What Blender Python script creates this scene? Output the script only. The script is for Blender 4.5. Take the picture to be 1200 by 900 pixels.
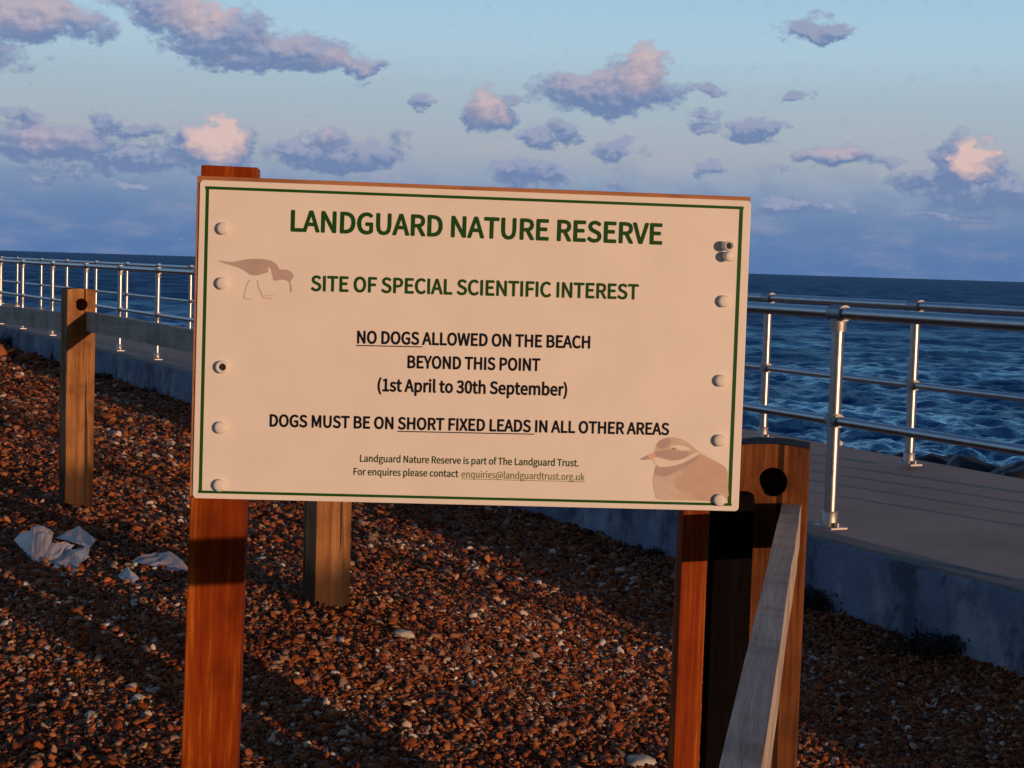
import bpy, bmesh, math, random, json
import numpy as np
from mathutils import Vector, Matrix
random.seed(7); rng = np.random.default_rng(7)
S = bpy.context.scene
for o in list(bpy.data.objects): bpy.data.objects.remove(o)

# ------------------------------------------------------------------ camera
EYE = 1.5
F = 2000.0                                   # focal length in pixels of a 1200 px wide photograph
PITCH, ROLL = math.radians(3.95), math.radians(1.77)
_f = np.array([0, math.cos(PITCH), -math.sin(PITCH)]); _u0 = np.array([0, math.sin(PITCH), math.cos(PITCH)])
_x0 = np.array([1.0, 0, 0])
_r = math.cos(ROLL) * _x0 + math.sin(ROLL) * _u0; _u = -math.sin(ROLL) * _x0 + math.cos(ROLL) * _u0
cd = bpy.data.cameras.new('camera'); cam = bpy.data.objects.new('camera', cd); S.collection.objects.link(cam)
cd.sensor_width = 36; cd.lens = 36 * F / 1200; cd.clip_start = 0.05; cd.clip_end = 60000
cam.matrix_world = Matrix(((_r[0], _u[0], -_f[0], 0), (_r[1], _u[1], -_f[1], 0), (_r[2], _u[2], -_f[2], EYE), (0, 0, 0, 1)))
S.camera = cam

def ray(x, y): return _f + _r * (x - 600) / F + _u * (450 - y) / F
def at(x, y, zrel):                          # point on the level zrel below the eye
    d = ray(x, y); p = d * (zrel / d[2]); return Vector((p[0], p[1], p[2] + EYE))
def at_d(x, y, dist):
    d = ray(x, y); p = d * (dist / d[1]); return Vector((p[0], p[1], p[2] + EYE))
def azel(x, y):
    d = ray(x, y); d = d / np.linalg.norm(d); return math.atan2(d[0], d[1]), math.asin(d[2])
def proj_x(p):
    p = np.array(p) - np.array([0, 0, EYE]); return 600 + F * (p @ _r) / (p @ _f)

# ------------------------------------------------------------------ world, sun, exposure
SUN_AZ, SUN_EL = math.radians(39), math.radians(3.2)      # to the right of and behind the camera
sdir = Vector((math.sin(SUN_AZ) * math.cos(SUN_EL), -math.cos(SUN_AZ) * math.cos(SUN_EL), math.sin(SUN_EL)))
sl = bpy.data.lights.new('sun', 'SUN'); sl.energy = 3.1; sl.angle = math.radians(0.5); sl.color = (1.0, 0.60, 0.37)
so = bpy.data.objects.new('sun', sl); S.collection.objects.link(so)
so.rotation_euler = sdir.to_track_quat('Z', 'Y').to_euler(); so.location = sdir * 40
S.view_settings.view_transform = 'Standard'; S.view_settings.look = 'None'
S.view_settings.exposure = 0.0; S.view_settings.gamma = 1.0; S.view_settings.use_curve_mapping = False
S.cycles.use_denoising = True; S.cycles.max_bounces = 6; S.cycles.diffuse_bounces = 3
S.cycles.caustics_reflective = False; S.cycles.caustics_refractive = False

class NT:                                     # small node tree writer
    def __init__(self, tree): self.t = tree; self.n = tree.nodes; self.l = tree.links
    def node(self, typ, **kw):
        n = self.n.new(typ)
        for k, v in kw.items(): setattr(n, k, v)
        return n
    def put(self, sock, v):
        if isinstance(v, bpy.types.NodeSocket): self.l.new(v, sock)
        elif v is not None: sock.default_value = v
    def math(self, op, a, b=None, c=None, clamp=False):
        n = self.node('ShaderNodeMath', operation=op, use_clamp=clamp)
        for i, v in enumerate((a, b, c)):
            if v is not None: self.put(n.inputs[i], v)
        return n.outputs[0]
    def mix(self, f, a, b, blend='MIX'):
        n = self.node('ShaderNodeMix', data_type='RGBA', blend_type=blend)
        self.put(n.inputs[0], f); self.put(n.inputs[6], a if not isinstance(a, tuple) else (*a[:3], 1)); self.put(n.inputs[7], b if not isinstance(b, tuple) else (*b[:3], 1))
        return n.outputs[2]
    def ramp(self, f, stops, interp='LINEAR'):
        n = self.node('ShaderNodeValToRGB'); n.color_ramp.interpolation = interp
        e = n.color_ramp.elements
        while len(e) > 1: e.remove(e[-1])
        e[0].position = stops[0][0]; e[0].color = (*stops[0][1], 1)
        for p, c in stops[1:]:
            q = e.new(p); q.color = (*c, 1)
        self.put(n.inputs[0], f); return n.outputs[0]
    def noise(self, vec, scale, detail=4, rough=.55, dist=0, dims='3D'):
        n = self.node('ShaderNodeTexNoise', noise_dimensions=dims)
        if vec is not None: self.l.new(vec, n.inputs['Vector'])
        n.inputs['Scale'].default_value = scale; n.inputs['Detail'].default_value = detail
        n.inputs['Roughness'].default_value = rough; n.inputs['Distortion'].default_value = dist
        return n.outputs[0]
    def mapping(self, vec, scale=(1, 1, 1), loc=(0, 0, 0), rot=(0, 0, 0)):
        n = self.node('ShaderNodeMapping'); self.l.new(vec, n.inputs[0])
        n.inputs[1].default_value = loc; n.inputs[2].default_value = rot; n.inputs[3].default_value = scale
        return n.outputs[0]
    def sstep(self, v, a, b):
        n = self.node('ShaderNodeMapRange', interpolation_type='SMOOTHSTEP'); self.put(n.inputs[0], v)
        n.inputs[1].default_value = a; n.inputs[2].default_value = b; n.inputs[3].default_value = 0; n.inputs[4].default_value = 1
        return n.outputs[0]

W = bpy.data.worlds.new('World'); S.world = W; W.use_nodes = True
w = NT(W.node_tree); w.n.clear()
tc = w.node('ShaderNodeTexCoord'); sep = w.node('ShaderNodeSeparateXYZ'); w.l.new(tc.outputs['Generated'], sep.inputs[0])
az = w.math('ARCTAN2', sep.outputs[0], sep.outputs[1]); el = w.math('ARCSINE', sep.outputs[2])
nishita = w.node('ShaderNodeTexSky', sky_type='NISHITA'); nishita.sun_disc = False
nishita.sun_elevation = SUN_EL; nishita.sun_rotation = math.atan2(sdir.x, sdir.y)
nishita.air_density = 1.0; nishita.dust_density = 1.5; nishita.ozone_density = 1.5
# warm anti-twilight air near the sea, blue above, dark zenith: the clear evening sky away from the sun
D = math.pi / 2
def e_(deg): return math.radians(deg) / D
base = w.ramp(w.math('DIVIDE', el, D), [
    (0.0, (.098, .198, .408)), (e_(1.4), (.132, .232, .420)), (e_(2.6), (.262, .345, .486)), (e_(3.8), (.375, .425, .490)),
    (e_(5.8), (.378, .492, .580)), (e_(7.2), (.405, .575, .695)), (e_(8.3), (.380, .575, .715)), (e_(10), (.31, .52, .69)), (e_(17), (.17, .33, .55)),
    (e_(32), (.068, .165, .37)), (e_(55), (.016, .042, .110)), (1.0, (.008, .020, .055))])
px = 1.0 / F
cv = w.node('ShaderNodeCombineXYZ'); w.l.new(az, cv.inputs[0]); w.l.new(w.math('MULTIPLY', el, 1.5), cv.inputs[1])
warp = w.node('ShaderNodeTexNoise', noise_dimensions='3D'); w.l.new(cv.outputs[0], warp.inputs['Vector'])
warp.inputs['Scale'].default_value = 45; warp.inputs['Detail'].default_value = 5; warp.inputs['Roughness'].default_value = .62
ws = w.node('ShaderNodeSeparateColor'); w.l.new(warp.outputs['Color'], ws.inputs[0])
azw = w.math('ADD', az, w.math('MULTIPLY', w.math('SUBTRACT', ws.outputs[0], .5), 90 * px))
elw = w.math('ADD', el, w.math('MULTIPLY', w.math('SUBTRACT', ws.outputs[1], .5), 44 * px))
fine = w.noise(cv.outputs[0], 110, 6, .6)
big = w.noise(cv.outputs[0], 38, 4, .5)
def blobs(lst, a, e):
    out = None
    for (x, y, rx, ry, s) in lst:
        ca, ce = azel(x, y)
        da = w.math('MULTIPLY', w.math('SUBTRACT', a, ca), F / rx); de = w.math('MULTIPLY', w.math('SUBTRACT', e, ce), F / ry)
        r2 = w.math('MULTIPLY_ADD', da, da, w.math('MULTIPLY', de, de))
        v = w.math('MULTIPLY', w.math('SUBTRACT', 1.0, r2), s)
        out = v if out is None else w.math('MAXIMUM', out, v)
    return w.math('MAXIMUM', out, 0)
CL = [(30, 18, 92, 34, 1), (95, 30, 50, 20, .7), (200, 12, 60, 34, 1), (262, 45, 85, 38, 1), (345, 62, 95, 26, 1), (285, 72, 60, 20, .9), (415, 76, 45, 16, .8), (140, 2, 30, 14, .6),
      (65, 168, 92, 28, 1), (25, 138, 34, 10, .7), (122, 140, 22, 18, .7), (152, 153, 50, 13, .8), (160, 185, 120, 20, .8), (248, 170, 62, 36, 1),
      (395, 182, 95, 22, 1), (385, 162, 34, 18, .8), (465, 165, 18, 12, .5), (498, 122, 20, 14, .8), (572, 130, 36, 32, 1), (602, 118, 22, 9, .6), (628, 160, 34, 14, .8), (662, 157, 20, 16, .8),
      (720, 175, 34, 15, .8), (625, 203, 66, 18, .9), (710, 108, 105, 32, 1), (752, 84, 44, 38, 1), (828, 106, 38, 10, .7), (822, 136, 30, 10, .6), (835, 152, 34, 11, .6), (886, 151, 34, 17, .9),
      (935, 113, 26, 10, .8), (963, 35, 50, 14, .9), (958, 26, 20, 10, .6), (832, 200, 20, 12, .7), (975, 179, 52, 17, .9), (1028, 187, 36, 11, .6), (1128, 196, 48, 44, 1), (1165, 226, 95, 26, 1),
      (1090, 212, 50, 22, .8), (915, 199, 26, 8, .5), (925, 242, 60, 15, .7), (995, 241, 26, 8, .5), (1075, 250, 42, 10, .5), (715, 212, 30, 12, .5), (1115, 255, 70, 14, .5), (70, 205, 60, 14, .5), (150, 215, 30, 10, .6),
      (60, 70, 14, 7, .35), (425, 98, 18, 7, .35), (765, 178, 14, 8, .4), (1300, 150, 90, 30, 1), (1420, 210, 120, 30, 1), (-90, 60, 120, 40, 1), (-160, 170, 120, 30, 1), (560, -160, 200, 40, 1), (1000, -220, 220, 46, 1), (100, -260, 240, 46, 1)]
PK = [(228, 12, 50, 34, .62), (330, 50, 50, 16, .2), (400, 68, 40, 14, .35), (40, 12, 80, 24, .5), (258, 162, 36, 32, 1.25), (232, 150, 20, 16, .7), (756, 78, 40, 36, .62), (690, 92, 60, 22, .28), (570, 122, 30, 26, .6), (1141, 184, 27, 27, 1.4), (980, 174, 50, 12, .35), (395, 168, 70, 12, .06), (65, 160, 60, 18, .22), (385, 158, 20, 12, .3)]
D0 = blobs(CL, azw, elw); D1 = blobs(CL, azw, w.math('ADD', elw, 9 * px))
dens = w.math('ADD', w.math('MULTIPLY_ADD', D0, 1.12, .06), w.math('MULTIPLY', w.math('SUBTRACT', fine, .52), 1.5))
alpha = w.math('MULTIPLY', w.sstep(dens, .14, .72), .96)
inner = w.math('MULTIPLY', w.math('SUBTRACT', fine, .5), .9)
relief = w.math('MULTIPLY', w.math('SUBTRACT', fine, w.noise(w.mapping(cv.outputs[0], (1, 1, 1), (.0022, .0045, 0)), 110, 6, .6)), 1.6)
toplit = w.math('ADD', w.math('MULTIPLY', w.math('SUBTRACT', D0, D1), 1.5), w.math('ADD', w.math('MULTIPLY', inner, .8), relief))
ccol = w.mix(w.sstep(w.math('ADD', w.math('MULTIPLY', el, 3.0), toplit), .05, .95), (.155, .230, .415), (.305, .350, .500))
pink = w.math('MULTIPLY', blobs(PK, azw, elw), w.math('ADD', w.math('MULTIPLY_ADD', big, 1.3, .15), w.math('MULTIPLY', toplit, .5)), clamp=True)
ccol = w.mix(pink, ccol, (.715, .510, .480))
# long low bank of mauve cloud above the sea
bank = w.sstep(w.math('ADD', w.math('MULTIPLY', el, F / 100), w.math('MULTIPLY', big, 1.1)), 1.75, .95)
bcol = w.mix(w.sstep(el, 0, math.radians(2.2)), (.098, .192, .400), (.140, .232, .425))
sky = w.mix(w.math('MULTIPLY', bank, .75), base, bcol)
veil = w.math('MULTIPLY', w.sstep(w.noise(w.mapping(cv.outputs[0], (1, 2.2, 1)), 16, 5, .6), .45, .75), .28)
sky = w.mix(w.math('MULTIPLY', veil, w.sstep(el, math.radians(9), math.radians(3))), sky, (.50, .45, .52))
sky = w.mix(alpha, sky, ccol)
ten = w.mix(1.0, sky, (10.0, 10.0, 10.0), 'MULTIPLY')
dotn = w.node('ShaderNodeVectorMath', operation='DOT_PRODUCT'); w.l.new(tc.outputs['Generated'], dotn.inputs[0])
dotn.inputs[1].default_value = (sdir.x, sdir.y, 0)
sunside = w.sstep(dotn.outputs['Value'], -.35, .75)
final = w.mix(sunside, ten, w.mix(1.0, nishita.outputs[0], (.5, .5, .5), 'MULTIPLY'))
bg = w.node('ShaderNodeBackground'); bg.inputs[1].default_value = 0.1; w.l.new(final, bg.inputs[0])
wo = w.node('ShaderNodeOutputWorld'); w.l.new(bg.outputs[0], wo.inputs[0])
W.cycles.sampling_method = 'MANUAL'; W.cycles.sample_map_resolution = 1024

# ------------------------------------------------------------------ helpers
def link(o, parent=None):
    S.collection.objects.link(o)
    if parent is not None:
        o.parent = parent
    return o
def obj(name, bm, mat=None, parent=None, smooth=False, bevel=0):
    me = bpy.data.meshes.new(name)
    bmesh.ops.recalc_face_normals(bm, faces=bm.faces)
    if bevel:
        es = [e for e in bm.edges if len(e.link_faces) == 2 and e.calc_face_angle(0) > .6]
        bmesh.ops.bevel(bm, geom=es, offset=bevel, segments=2, affect='EDGES', profile=.6)
    bm.to_mesh(me); bm.free()
    if smooth:
        for p in me.polygons: p.use_smooth = True
    o = bpy.data.objects.new(name, me)
    if mat: me.materials.append(mat)
    return link(o, parent)
def pyobj(name, v, f, mat=None, parent=None, smooth=False):
    me = bpy.data.meshes.new(name); me.from_pydata(v, [], f); me.update()
    if smooth:
        for p in me.polygons: p.use_smooth = True
    if mat: me.materials.append(mat)
    return link(bpy.data.objects.new(name, me), parent)
def empty(name, loc=(0, 0, 0)):
    o = bpy.data.objects.new(name, None); o.location = loc; o.empty_display_size = .1
    return link(o)
def tag(o, label=None, cat=None, group=None, kind=None):
    if label: o['label'] = label
    if cat: o['category'] = cat
    if group: o['group'] = group
    if kind: o['kind'] = kind
    return o
def box(bm, o, ax, ay, az_, sx, sy, sz):     # box from corner-centre o with axes and sizes
    vs = []
    for k in (0, 1):
        for j in (-.5, .5):
            for i in (-.5, .5):
                vs.append(bm.verts.new(o + ax * (i * sx) + ay * (j * sy) + az_ * (k * sz)))
    for q in ((0, 1, 3, 2), (4, 6, 7, 5), (0, 4, 5, 1), (2, 3, 7, 6), (0, 2, 6, 4), (1, 5, 7, 3)):
        bm.faces.new([vs[i] for i in q])
    return vs
def tube(bm, pts, r, n=14, cap=True):
    rings = []; prev = None
    for i, p in enumerate(pts):
        t = (Vector(pts[min(i + 1, len(pts) - 1)]) - Vector(pts[max(i - 1, 0)])).normalized()
        a = (prev - t * prev.dot(t)).normalized() if prev is not None else t.cross(Vector((0, 0, 1)) if abs(t.z) < .9 else Vector((1, 0, 0))).normalized()
        prev = a; b = t.cross(a); rr = r[i] if isinstance(r, (list, tuple)) else r
        rings.append([bm.verts.new(Vector(p) + (a * math.cos(2 * math.pi * k / n) + b * math.sin(2 * math.pi * k / n)) * rr) for k in range(n)])
    for i in range(len(rings) - 1):
        for k in range(n):
            f = bm.faces.new((rings[i][k], rings[i][(k + 1) % n], rings[i + 1][(k + 1) % n], rings[i + 1][k])); f.smooth = True
    if cap:
        bm.faces.new([bm.verts.new(v.co) for v in rings[0][::-1]]); bm.faces.new([bm.verts.new(v.co) for v in rings[-1]])
def lathe(bm, c, ax, u, v, prof, n=24, SC=1.12):      # profile (radius, height)
    rings = []
    for r, h in [(r_ * SC, h_ * SC) for r_, h_ in prof]:
        if r < 1e-6: rings.append([bm.verts.new(c + ax * h)])
        else: rings.append([bm.verts.new(c + ax * h + (u * math.cos(2 * math.pi * k / n) + v * math.sin(2 * math.pi * k / n)) * r) for k in range(n)])
    for a, b in zip(rings, rings[1:]):
        for k in range(n):
            q = [a[k % len(a)], a[(k + 1) % len(a)], b[(k + 1) % len(b)], b[k % len(b)]]
            q2 = []
            for x in q:
                if x not in q2: q2.append(x)
            if len(q2) > 2:
                f = bm.faces.new(q2); f.smooth = True
Z = Vector((0, 0, 1))

def material(name, rough=.6, metal=0.0):
    m = bpy.data.materials.new(name); m.use_nodes = True
    t = NT(m.node_tree); b = t.n['Principled BSDF']
    b.inputs['Roughness'].default_value = rough; b.inputs['Metallic'].default_value = metal
    return m, t, b
def bump(t, b, h, strength=.3, dist=.01):
    n = t.node('ShaderNodeBump'); n.inputs['Strength'].default_value = strength; n.inputs['Distance'].default_value = dist
    t.l.new(h, n.inputs['Height']); t.l.new(n.outputs[0], b.inputs['Normal'])
def wood(name, stops, along='Z', scale=1.0, rough=.7, end=None, bmp=.35, stain=None, spec=.3, weather=None):
    m, t, b = material(name, rough); b.inputs['Specular IOR Level'].default_value = spec
    tcn = t.node('ShaderNodeTexCoord').outputs['Object']
    s = {'Z': (1, 1, .045), 'X': (.045, 1, 1), 'Y': (1, .045, 1)}[along]
    mv = t.mapping(tcn, s)
    g1 = t.noise(mv, 26 * scale, 5, .65, .6); g2 = t.noise(mv, 130 * scale, 3, .6)
    g = t.math('MULTIPLY_ADD', g2, .38, t.math('MULTIPLY', g1, .7))
    c = t.ramp(g, stops)
    blot = t.noise(tcn, 5.5, 4, .6)
    c = t.mix(t.math('MULTIPLY', t.sstep(blot, .45, .72), .45), c, tuple(x * .5 for x in stops[0][1]))
    if stain: c = t.mix(t.math('MULTIPLY', t.sstep(t.noise(t.mapping(tcn, (1, 1, .25)), 9, 4, .6), .5, .7), stain[1]), c, stain[0])
    if weather:                               # damp dark foot, bark left along one edge, fine drying cracks
        so_ = t.node('ShaderNodeSeparateXYZ'); t.l.new(tcn, so_.inputs[0])
        rag = t.math('MULTIPLY', t.math('SUBTRACT', t.noise(t.mapping(tcn, (1, 1, .3)), 14, 5, .65), .5), .16)
        foot = t.sstep(t.math('ADD', so_.outputs[2], rag), weather[0], weather[0] - .16)
        edge = t.sstep(t.math('ADD', so_.outputs[0], t.math('MULTIPLY', rag, .45)), .034, .052)
        edge = t.math('MULTIPLY', edge, t.sstep(t.noise(t.mapping(tcn, (1, 1, .5)), 3.1, 3), .42, .56))
        crack = t.sstep(t.noise(t.mapping(tcn, (1, 1, .02)), 34, 2, .5), .665, .70)
        c = t.mix(t.math('MULTIPLY', foot, .8), c, (.022, .014, .010)); c = t.mix(t.math('MULTIPLY', edge, .85), c, (.040, .020, .011)); c = t.mix(t.math('MULTIPLY', crack, .85), c, (.018, .010, .007))
    if end:
        ge = t.node('ShaderNodeNewGeometry'); sp = t.node('ShaderNodeSeparateXYZ'); t.l.new(ge.outputs['True Normal'], sp.inputs[0])
        c = t.mix(t.math('GREATER_THAN', sp.outputs[2], .75), c, t.mix(t.noise(tcn, 60, 3), tuple(x * .6 for x in end), end))
    t.l.new(c, b.inputs['Base Color'])
    bump(t, b, t.math('MULTIPLY_ADD', t.math('GREATER_THAN', g2, .64), -.5, g), bmp, .004)
    return m
M_post = wood('weathered_post_wood', [(.28, (.085, .036, .014)), (.45, (.25, .110, .042)), (.58, (.34, .160, .066)), (.75, (.46, .25, .110))], end=(.030, .024, .022), stain=((.13, .095, .068), .75), bmp=.7, spec=.06, weather=(.30, -.02))
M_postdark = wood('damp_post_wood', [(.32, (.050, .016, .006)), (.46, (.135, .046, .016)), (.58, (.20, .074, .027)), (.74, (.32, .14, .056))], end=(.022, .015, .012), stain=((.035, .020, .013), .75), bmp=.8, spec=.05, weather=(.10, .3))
M_sign_post = wood('orange_stained_timber', [(.30, (.11, .012, .0008)), (.48, (.20, .027, .0014)), (.58, (.25, .045, .0028)), (.70, (.44, .130, .016))], along='Y', scale=1.15, rough=.6, spec=.1, end=(.12, .03, .015), bmp=.15)
M_rail = wood('weathered_rail_wood', [(.25, (.26, .215, .180)), (.5, (.43, .36, .300)), (.75, (.58, .50, .42))], along='X', rough=.8, bmp=.35, stain=((.34, .205, .110), .7))
M_stub = wood('shade_black', [(.25, (.003, .0025, .003)), (.5, (.005, .004, .0045)), (.8, (.010, .008, .008))], rough=.9, spec=.02)  # near-black colour carrying the shadow, used on the added stub only
M_back = wood('backing_timber', [(.25, (.24, .095, .035)), (.5, (.36, .155, .065)), (.75, (.48, .24, .11))], along='X', bmp=.1)

def galv(name, col=(.47, .48, .50), rough=.36):
    m, t, b = material(name, rough, 1.0)
    tcn = t.node('ShaderNodeTexCoord').outputs['Object']
    n = t.noise(tcn, 14, 4, .6)
    t.l.new(t.ramp(n, [(.3, tuple(x * .78 for x in col)), (.7, col)]), b.inputs['Base Color'])
    t.l.new(t.math('MULTIPLY_ADD', t.noise(tcn, 40, 3), .16, rough - .08), b.inputs['Roughness'])
    return m
M_galv = galv('galvanised_tube'); M_cast = galv('cast_clamp', (.36, .37, .39), .55); M_plate = galv('galvanised_plate', (.46, .44, .43), .5)

# ------------------------------------------------------------------ promenade line (land edge of the deck), from points seen along it
DECK = -1.30                                  # below the eye
seen = [at(x, y, DECK) for x, y in ((1200, 693), (950, 625), (700, 562), (450, 498), (225, 436), (110, 408.5), (0, 383.5))]
pts = [np.array((p.x, p.y)) for p in seen]
A = np.array(pts)
# smooth fit of lateral as a cubic in distance
cf = np.polyfit(A[:, 1], A[:, 0], 2)
d_end = A[-1, 1]
def edge_pt(y):
    if y < 6.0:
        s = np.polyval(np.polyder(cf), 6.0); return np.polyval(cf, 6.0) + s * (y - 6.0)
    if y > d_end:
        s = np.polyval(np.polyder(cf), d_end); return np.polyval(cf, d_end) + s * (y - d_end)
    return np.polyval(cf, y)
ys = np.concatenate([np.arange(-14, 6, 2.0), np.arange(6, 36, .5), np.arange(36, 150, 4.0)])
E2 = np.array([(edge_pt(y), y) for y in ys])
tan = np.gradient(E2, axis=0); tan /= np.linalg.norm(tan, axis=1)[:, None]
nor = np.stack([tan[:, 1], -tan[:, 0]], 1)    # towards the sea (right)
def off(k): return E2 + nor * k
def resample(line, step):
    seg = np.linalg.norm(np.diff(line, axis=0), axis=1); s = np.concatenate([[0], np.cumsum(seg)])
    u = np.arange(0, s[-1], step); return np.stack([np.interp(u, s, line[:, 0]), np.interp(u, s, line[:, 1])], 1)
def q_of(P):                                  # signed distance from the wall (positive on the beach), vectorised
    P = np.atleast_2d(P); best = np.full(len(P), 1e9); sg = np.zeros(len(P))
    for i in range(len(E2) - 1):
        a = E2[i]; b = E2[i + 1]; ab = b - a
        t = np.clip(((P - a) @ ab) / (ab @ ab), 0, 1); v = P - (a + t[:, None] * ab); dd = np.linalg.norm(v, axis=1)
        m = dd < best; best[m] = dd[m]; sg[m] = (-(v @ nor[i]))[m]
    return np.where(sg >= 0, best, -best)
def vnoise(P, scale, seed):                   # smooth value noise
    r = np.random.default_rng(seed); g = r.random((256, 256)); X = P[:, 0] / scale + 90; Y = P[:, 1] / scale + 90
    xi = np.floor(X).astype(int); yi = np.floor(Y).astype(int); fx = X - xi; fy = Y - yi
    fx = fx * fx * (3 - 2 * fx); fy = fy * fy * (3 - 2 * fy)
    g_ = lambda a, b: g[a % 256, b % 256]
    return (g_(xi, yi) * (1 - fx) + g_(xi + 1, yi) * fx) * (1 - fy) + (g_(xi, yi + 1) * (1 - fx) + g_(xi + 1, yi + 1) * fx) * fy - .5
def gz(P):
    P = np.atleast_2d(np.asarray(P, float)); q = q_of(P)
    s = np.clip(q / 3.5, 0, 1); s = s * s * (3 - 2 * s)
    z = EYE - 1.645 + .265 * s
    k = np.clip(q / .8, 0, 1)
    z = z + k * (.016 * vnoise(P, 1.9, 1) + .012 * vnoise(P, .8, 2) + .012 * vnoise(P, .33, 3)) + .012 * vnoise(P, .5, 4)
    z = z - .034 * np.clip(9.0 - P[:, 1], 0, 7) * k
    z = z + .125 * np.exp(-((P[:, 0] + .70) ** 2 + (P[:, 1] - 6.7) ** 2) / 1.3)
    z = z + .10 * np.exp(-((P[:, 0] + 2.75) ** 2 + (P[:, 1] - 7.0) ** 2) / .9)
    return z
def ground(x, y): return float(gz([[x, y]])[0])
def on_ground(px_, py_):
    z = -1.40
    for _ in range(12):
        p = at(px_, py_, z); z = ground(p.x, p.y) - EYE
    return at(px_, py_, z)

# ------------------------------------------------------------------ materials of the setting
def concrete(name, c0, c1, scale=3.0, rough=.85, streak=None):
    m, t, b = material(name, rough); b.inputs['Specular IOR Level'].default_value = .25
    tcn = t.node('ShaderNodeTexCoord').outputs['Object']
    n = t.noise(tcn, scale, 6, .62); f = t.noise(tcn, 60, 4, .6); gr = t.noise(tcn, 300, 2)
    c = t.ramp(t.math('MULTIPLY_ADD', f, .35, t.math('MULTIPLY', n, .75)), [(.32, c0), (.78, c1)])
    if streak:
        s = t.sstep(t.noise(tcn, 1.7, 6, .7), .50, .66)
        c = t.mix(t.math('MULTIPLY', s, .7), c, streak)
        c = t.mix(t.math('MULTIPLY', t.sstep(t.noise(t.mapping(tcn, (1, 1, .6), (7, 3, 1)), 2.6, 6, .72), .50, .64), .75), c, tuple(x * .45 for x in c0))
    t.l.new(c, b.inputs['Base Color'])
    bump(t, b, t.math('MULTIPLY_ADD', gr, .35, f), .35, .008)
    return m
M_deck = concrete('promenade_concrete', (.33, .245, .205), (.50, .385, .325), 1.4)
M_cope = concrete('coping_concrete', (.16, .15, .14), (.27, .25, .23), 4)
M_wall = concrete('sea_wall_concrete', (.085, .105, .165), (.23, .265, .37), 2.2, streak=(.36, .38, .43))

# deck, coping, wall
zt = EYE + DECK
CW = .15; WID = 3.05
def ribbon(name, k0, k1, z0, z1, mat, **kw):
    a = off(k0); b = off(k1); n = len(a)
    v = [(*p, z0) for p in a] + [(*p, z1) for p in b]
    f = [(i, i + 1, n + i + 1, n + i) for i in range(n - 1)]
    o = pyobj(name, v, f, mat); return tag(o, **kw)
ribbon('promenade', CW + .012, WID, zt, zt - .03, M_deck, kind='structure')
wall = empty('sea_wall', (float(E2[20, 0]), float(E2[20, 1]), zt - .5)); tag(wall, 'low stained concrete sea wall holding back the shingle along the promenade', 'wall')
def wobj(name, rows, mat, closed=False):
    n = len(E2); v = []; f = []
    for k, z in rows: v += [tuple(np.array((*p, z)) - np.array(wall.location)) for p in off(k)]
    for r in range(len(rows) - 1):
        f += [(r * n + i, r * n + i + 1, (r + 1) * n + i + 1, (r + 1) * n + i) for i in range(n - 1)]
    return pyobj(name, v, f, mat, wall)
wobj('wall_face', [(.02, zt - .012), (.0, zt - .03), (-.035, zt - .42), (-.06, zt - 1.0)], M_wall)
wobj('coping', [(.018, zt - .02), (.022, zt + .003), (CW, zt + .004), (CW + .006, zt - .03)], M_cope)
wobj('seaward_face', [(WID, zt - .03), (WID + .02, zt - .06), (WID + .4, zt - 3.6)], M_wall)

# ------------------------------------------------------------------ shingle
def grid_ground():
    xs = np.concatenate([np.arange(-60, -9, 3.0), np.arange(-9, 4.2, .075)]); yy = np.concatenate([np.arange(-12, 1.5, .75), np.arange(1.5, 16, .075), np.arange(16, 40, .4), np.arange(40, 150, 5)])
    X, Y = np.meshgrid(xs, yy); P = np.stack([X.ravel(), Y.ravel()], 1)
    q = q_of(P); z = gz(P); z[q < -.05] -= .6
    nx, ny = len(xs), len(yy)
    f = []
    keep = (q > -.5).reshape(ny, nx)
    for j in range(ny - 1):
        for i in range(nx - 1):
            if keep[j:j + 2, i:i + 2].any(): f.append((j * nx + i, j * nx + i + 1, (j + 1) * nx + i + 1, (j + 1) * nx + i))
    return np.column_stack([P, z]), f
gv, gf = grid_ground()
m, t, b = material('shingle_bed', .9); b.inputs['Specular IOR Level'].default_value = .15
tcn = t.node('ShaderNodeTexCoord').outputs['Object']
vo = t.node('ShaderNodeTexVoronoi'); t.l.new(tcn, vo.inputs['Vector']); vo.inputs['Scale'].default_value = 38
sv = t.node('ShaderNodeSeparateColor'); t.l.new(vo.outputs['Color'], sv.inputs[0])
t.l.new(t.ramp(sv.outputs[0], [(0, (.05, .026, .016)), (.5, (.12, .066, .042)), (.85, (.20, .13, .09)), (1, (.34, .28, .23))]), b.inputs['Base Color'])
bump(t, b, t.math('SUBTRACT', 1.0, vo.outputs['Distance']), 1.0, .02)
M_bed = m
tag(pyobj('shingle_ground', gv.tolist(), gf, M_bed, smooth=True), kind='structure')

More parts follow.
